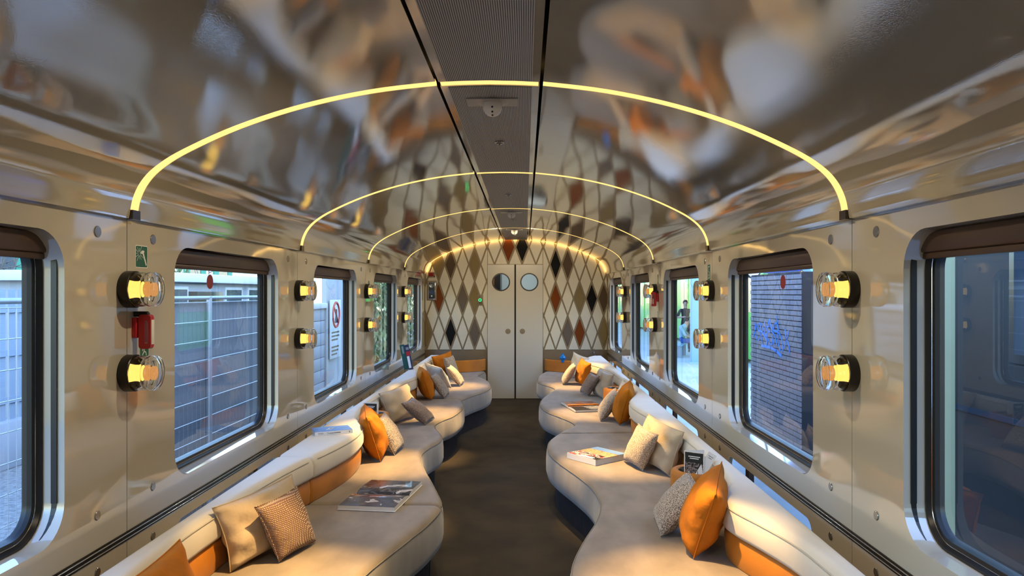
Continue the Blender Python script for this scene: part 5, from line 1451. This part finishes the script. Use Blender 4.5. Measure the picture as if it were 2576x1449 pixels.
# two small figures on the platform
mat('cloth_black', (0.02, 0.018, 0.02), rough=0.9); mat('cloth_pale', (0.36, 0.50, 0.52), rough=0.9); mat('denim', (0.03, 0.11, 0.34), rough=0.9)
mat('skin_tone', (0.50, 0.30, 0.21), rough=0.6); mat('hair_dark', (0.02, 0.014, 0.01), rough=0.7)
def figure(loc, rotz, joints, bones, colour_of, label):
    root = empty('person', loc, (0, 0, rotz))
    me = bpy.data.meshes.new('body'); names = list(joints)
    me.from_pydata([joints[k][0] for k in names], [(names.index(a), names.index(b)) for a, b in bones], [])
    o = bpy.data.objects.new('body', me); COL.objects.link(o)
    sk = o.modifiers.new('skin', 'SKIN'); sub = o.modifiers.new('sub', 'SUBSURF'); sub.levels = 2
    for i, k in enumerate(names):
        r = joints[k][1]; me.skin_vertices[0].data[i].radius = r if isinstance(r, tuple) else (r, r)
        me.skin_vertices[0].data[i].use_root = (k == 'pelvis')
    dg = bpy.context.evaluated_depsgraph_get(); dg.update()
    m2 = bpy.data.meshes.new_from_object(o.evaluated_get(dg)); bpy.data.objects.remove(o)
    m2.materials.clear()
    mats_ = ['skin_tone', 'cloth_top', 'cloth_leg', 'hair_dark', 'lamp_black']
    for mn in ('skin_tone', colour_of[0], colour_of[1], 'hair_dark', 'lamp_black'): m2.materials.append(MATS[mn])
    segs = [(Vector(joints[a][0]), Vector(joints[b][0]), a, b) for a, b in bones]
    for p in m2.polygons:
        p.use_smooth = True
        best = None
        for A, B, a, b in segs:
            t = max(0, min(1, (p.center-A).dot(B-A)/max((B-A).length_squared, 1e-9))); d = (p.center-A.lerp(B, t)).length
            if best is None or d < best[0]: best = (d, a, b, t)
        _, a, b, t = best
        if 'foot' in b or 'toe' in b: mi = 4
        elif 'knee' in b or 'ankle' in b or ('hip' in b): mi = 2
        elif 'hand' in b or 'finger' in b or 'head' in b or 'face' in b: mi = 0
        else: mi = 1
        p.material_index = mi
    b_ = bpy.data.objects.new('body', m2); link(b_, root)
    hd = Vector(joints['head'][0])
    bm = bmesh.new(); bmesh.ops.create_uvsphere(bm, u_segments=16, v_segments=10, radius=1, matrix=Matrix.Translation(hd+Vector((0, 0.02, 0.045))) @ Matrix.Diagonal((0.085, 0.098, 0.095, 1)))
    for v in list(bm.verts):
        if v.co.y < hd.y-0.035 and v.co.z < hd.z+0.075: v.co.y = hd.y-0.03
    obj_bm('hair', bm, 'hair_dark', root, smooth=True)
    bm = bmesh.new()
    for sx in (-1, 1): bmesh.ops.create_uvsphere(bm, u_segments=8, v_segments=6, radius=0.010, matrix=Matrix.Translation(hd+Vector((sx*0.032, -0.086, 0.012))))
    obj_bm('eyes', bm, 'print_black', root)
    bm = bmesh.new(); bmesh.ops.create_cone(bm, segments=8, radius1=0.016, radius2=0.004, depth=0.045, cap_ends=True, matrix=Matrix.Translation(hd+Vector((0, -0.092, -0.012))) @ Matrix.Rotation(R(20), 4, 'X'))
    obj_bm('nose', bm, 'skin_tone', root)
    tag(root, label, 'person')
def arm(J, B, s, el, ha):
    n_ = 'L' if s < 0 else 'R'
    J['sh'+n_] = ((s*0.175, 0.0, J['chest'][0][2]+0.09), 0.062); J['elbow'+n_] = (el, 0.045); J['hand_wrist'+n_] = (ha, 0.032)
    h = Vector(ha); d = (h-Vector(el)).normalized()
    J['hand'+n_] = (tuple(h+d*0.07), (0.042, 0.022))
    B += [('chest', 'sh'+n_), ('sh'+n_, 'elbow'+n_), ('elbow'+n_, 'hand_wrist'+n_), ('hand_wrist'+n_, 'hand'+n_)]
    u = d.orthogonal().normalized()
    for k in range(4):
        q = h+d*0.10+u*(-0.030+0.020*k); t = q+d*(0.055+0.012*(1 if k in (1, 2) else 0))
        J['finger%s%d' % (n_, k)] = (tuple(q), 0.009); J['fingertip%s%d' % (n_, k)] = (tuple(t), 0.007)
        B += [('hand'+n_, 'finger%s%d' % (n_, k)), ('finger%s%d' % (n_, k), 'fingertip%s%d' % (n_, k))]
    q = h+d*0.05+u*0.055
    J['finger_thumb'+n_] = (tuple(q), 0.010); B.append(('hand_wrist'+n_, 'finger_thumb'+n_))
# standing, arms folded forward
J = {'pelvis': ((0, 0, 0.95), (0.135, 0.10)), 'waist': ((0, 0, 1.10), (0.13, 0.095)), 'chest': ((0, 0, 1.32), (0.155, 0.11)), 'neck': ((0, -0.005, 1.48), 0.055), 'head': ((0, -0.015, 1.62), (0.078, 0.092)), 'face_top': ((0, -0.01, 1.69), (0.06, 0.07)),
     'hipL': ((-0.09, 0, 0.88), 0.085), 'kneeL': ((-0.10, -0.01, 0.50), 0.058), 'ankleL': ((-0.10, 0.01, 0.09), 0.040), 'footL': ((-0.10, -0.10, 0.04), (0.045, 0.035)), 'toeL': ((-0.10, -0.16, 0.035), (0.04, 0.028)),
     'hipR': ((0.09, 0, 0.88), 0.085), 'kneeR': ((0.11, -0.02, 0.50), 0.058), 'ankleR': ((0.12, 0.01, 0.09), 0.040), 'footR': ((0.12, -0.10, 0.04), (0.045, 0.035)), 'toeR': ((0.12, -0.16, 0.035), (0.04, 0.028))}
B = [('pelvis', 'waist'), ('waist', 'chest'), ('chest', 'neck'), ('neck', 'head'), ('head', 'face_top'), ('pelvis', 'hipL'), ('hipL', 'kneeL'), ('kneeL', 'ankleL'), ('ankleL', 'footL'), ('footL', 'toeL'), ('pelvis', 'hipR'), ('hipR', 'kneeR'), ('kneeR', 'ankleR'), ('ankleR', 'footR'), ('footR', 'toeR')]
arm(J, B, -1, (-0.26, -0.04, 1.16), (-0.10, -0.24, 1.18)); arm(J, B, 1, (0.26, -0.04, 1.16), (0.10, -0.25, 1.16))
figure((5.55, 24.0, PZ), R(-14), J, B, ('cloth_black', 'cloth_black'), 'person in black top standing on the platform with hands held in front')
# seated, bent forward
J = {'pelvis': ((0, 0, 0.50), (0.14, 0.12)), 'waist': ((0, -0.02, 0.64), (0.135, 0.105)), 'chest': ((0, -0.10, 0.85), (0.155, 0.12)), 'neck': ((0, -0.17, 1.00), 0.055), 'head': ((0, -0.23, 1.12), (0.078, 0.092)), 'face_top': ((0, -0.24, 1.19), (0.06, 0.07)),
     'hipL': ((-0.10, -0.06, 0.49), 0.085), 'kneeL': ((-0.13, -0.46, 0.50), 0.062), 'ankleL': ((-0.13, -0.42, 0.09), 0.040), 'footL': ((-0.13, -0.52, 0.04), (0.045, 0.035)), 'toeL': ((-0.13, -0.58, 0.035), (0.04, 0.028)),
     'hipR': ((0.10, -0.06, 0.49), 0.085), 'kneeR': ((0.14, -0.46, 0.50), 0.062), 'ankleR': ((0.15, -0.38, 0.09), 0.040), 'footR': ((0.15, -0.48, 0.04), (0.045, 0.035)), 'toeR': ((0.15, -0.54, 0.035), (0.04, 0.028))}
B = [('pelvis', 'waist'), ('waist', 'chest'), ('chest', 'neck'), ('neck', 'head'), ('head', 'face_top'), ('pelvis', 'hipL'), ('hipL', 'kneeL'), ('kneeL', 'ankleL'), ('ankleL', 'footL'), ('footL', 'toeL'), ('pelvis', 'hipR'), ('hipR', 'kneeR'), ('kneeR', 'ankleR'), ('ankleR', 'footR'), ('footR', 'toeR')]
arm(J, B, -1, (-0.27, -0.18, 0.66), (-0.12, -0.38, 0.60)); arm(J, B, 1, (0.27, -0.18, 0.66), (0.12, -0.40, 0.60))
figure((5.02, 22.3, PZ), R(70), J, B, ('cloth_pale', 'denim'), 'person in pale jacket and blue jeans sitting bent forward on the platform')
bn = empty('bench', (5.02, 22.3, PZ), (0, 0, R(70)))
for k in range(4): box('slat', (-0.5, -0.12+0.09*k, 0.355), (0.5, -0.05+0.09*k, 0.375), 'steel_blue', bn)
for sx in (-0.42, 0.42): box('leg', (sx-0.03, -0.10, 0.0), (sx+0.03, 0.20, 0.355), 'galvanised', bn)
tag(bn, 'slatted platform bench under the seated person', 'bench')

# ================================================================== down spots where arches meet the ceiling slits, with added fill lights
for i, y in enumerate(ARCHES):
    for sx in (-1, 1):
        ld = bpy.data.lights.new('down_spot', 'SPOT'); ld.energy = 620; ld.color = (1.0, 0.60, 0.22)
        ld.spot_size = R(30); ld.spot_blend = 1.0; ld.shadow_soft_size = 0.012
        lo = bpy.data.objects.new('down_spot', ld); COL.objects.link(lo)
        lo.location = (sx*0.196, y+0.03, 2.375)
        tgt = Vector((sx*0.78, y+0.12, 0.44))
        lo.rotation_euler = (tgt-lo.location).to_track_quat('-Z', 'Y').to_euler()
        fd = bpy.data.lights.new('fill_spot', 'SPOT'); fd.energy = 48 if i == 4 else 38; fd.color = (1.0, 0.79, 0.50)  # added wide fill for general warm light; last pair brightens the end wall
        fd.spot_size = R(150); fd.spot_blend = 0.8; fd.shadow_soft_size = 0.02
        fo = bpy.data.objects.new('fill_spot', fd); COL.objects.link(fo)
        fo.location = (sx*0.196, y-0.03, 2.372)
        fo.rotation_euler = (Vector((sx*0.8, y+(1.5 if i == 4 else 0.0), 0.6))-fo.location).to_track_quat('-Z', 'Y').to_euler()
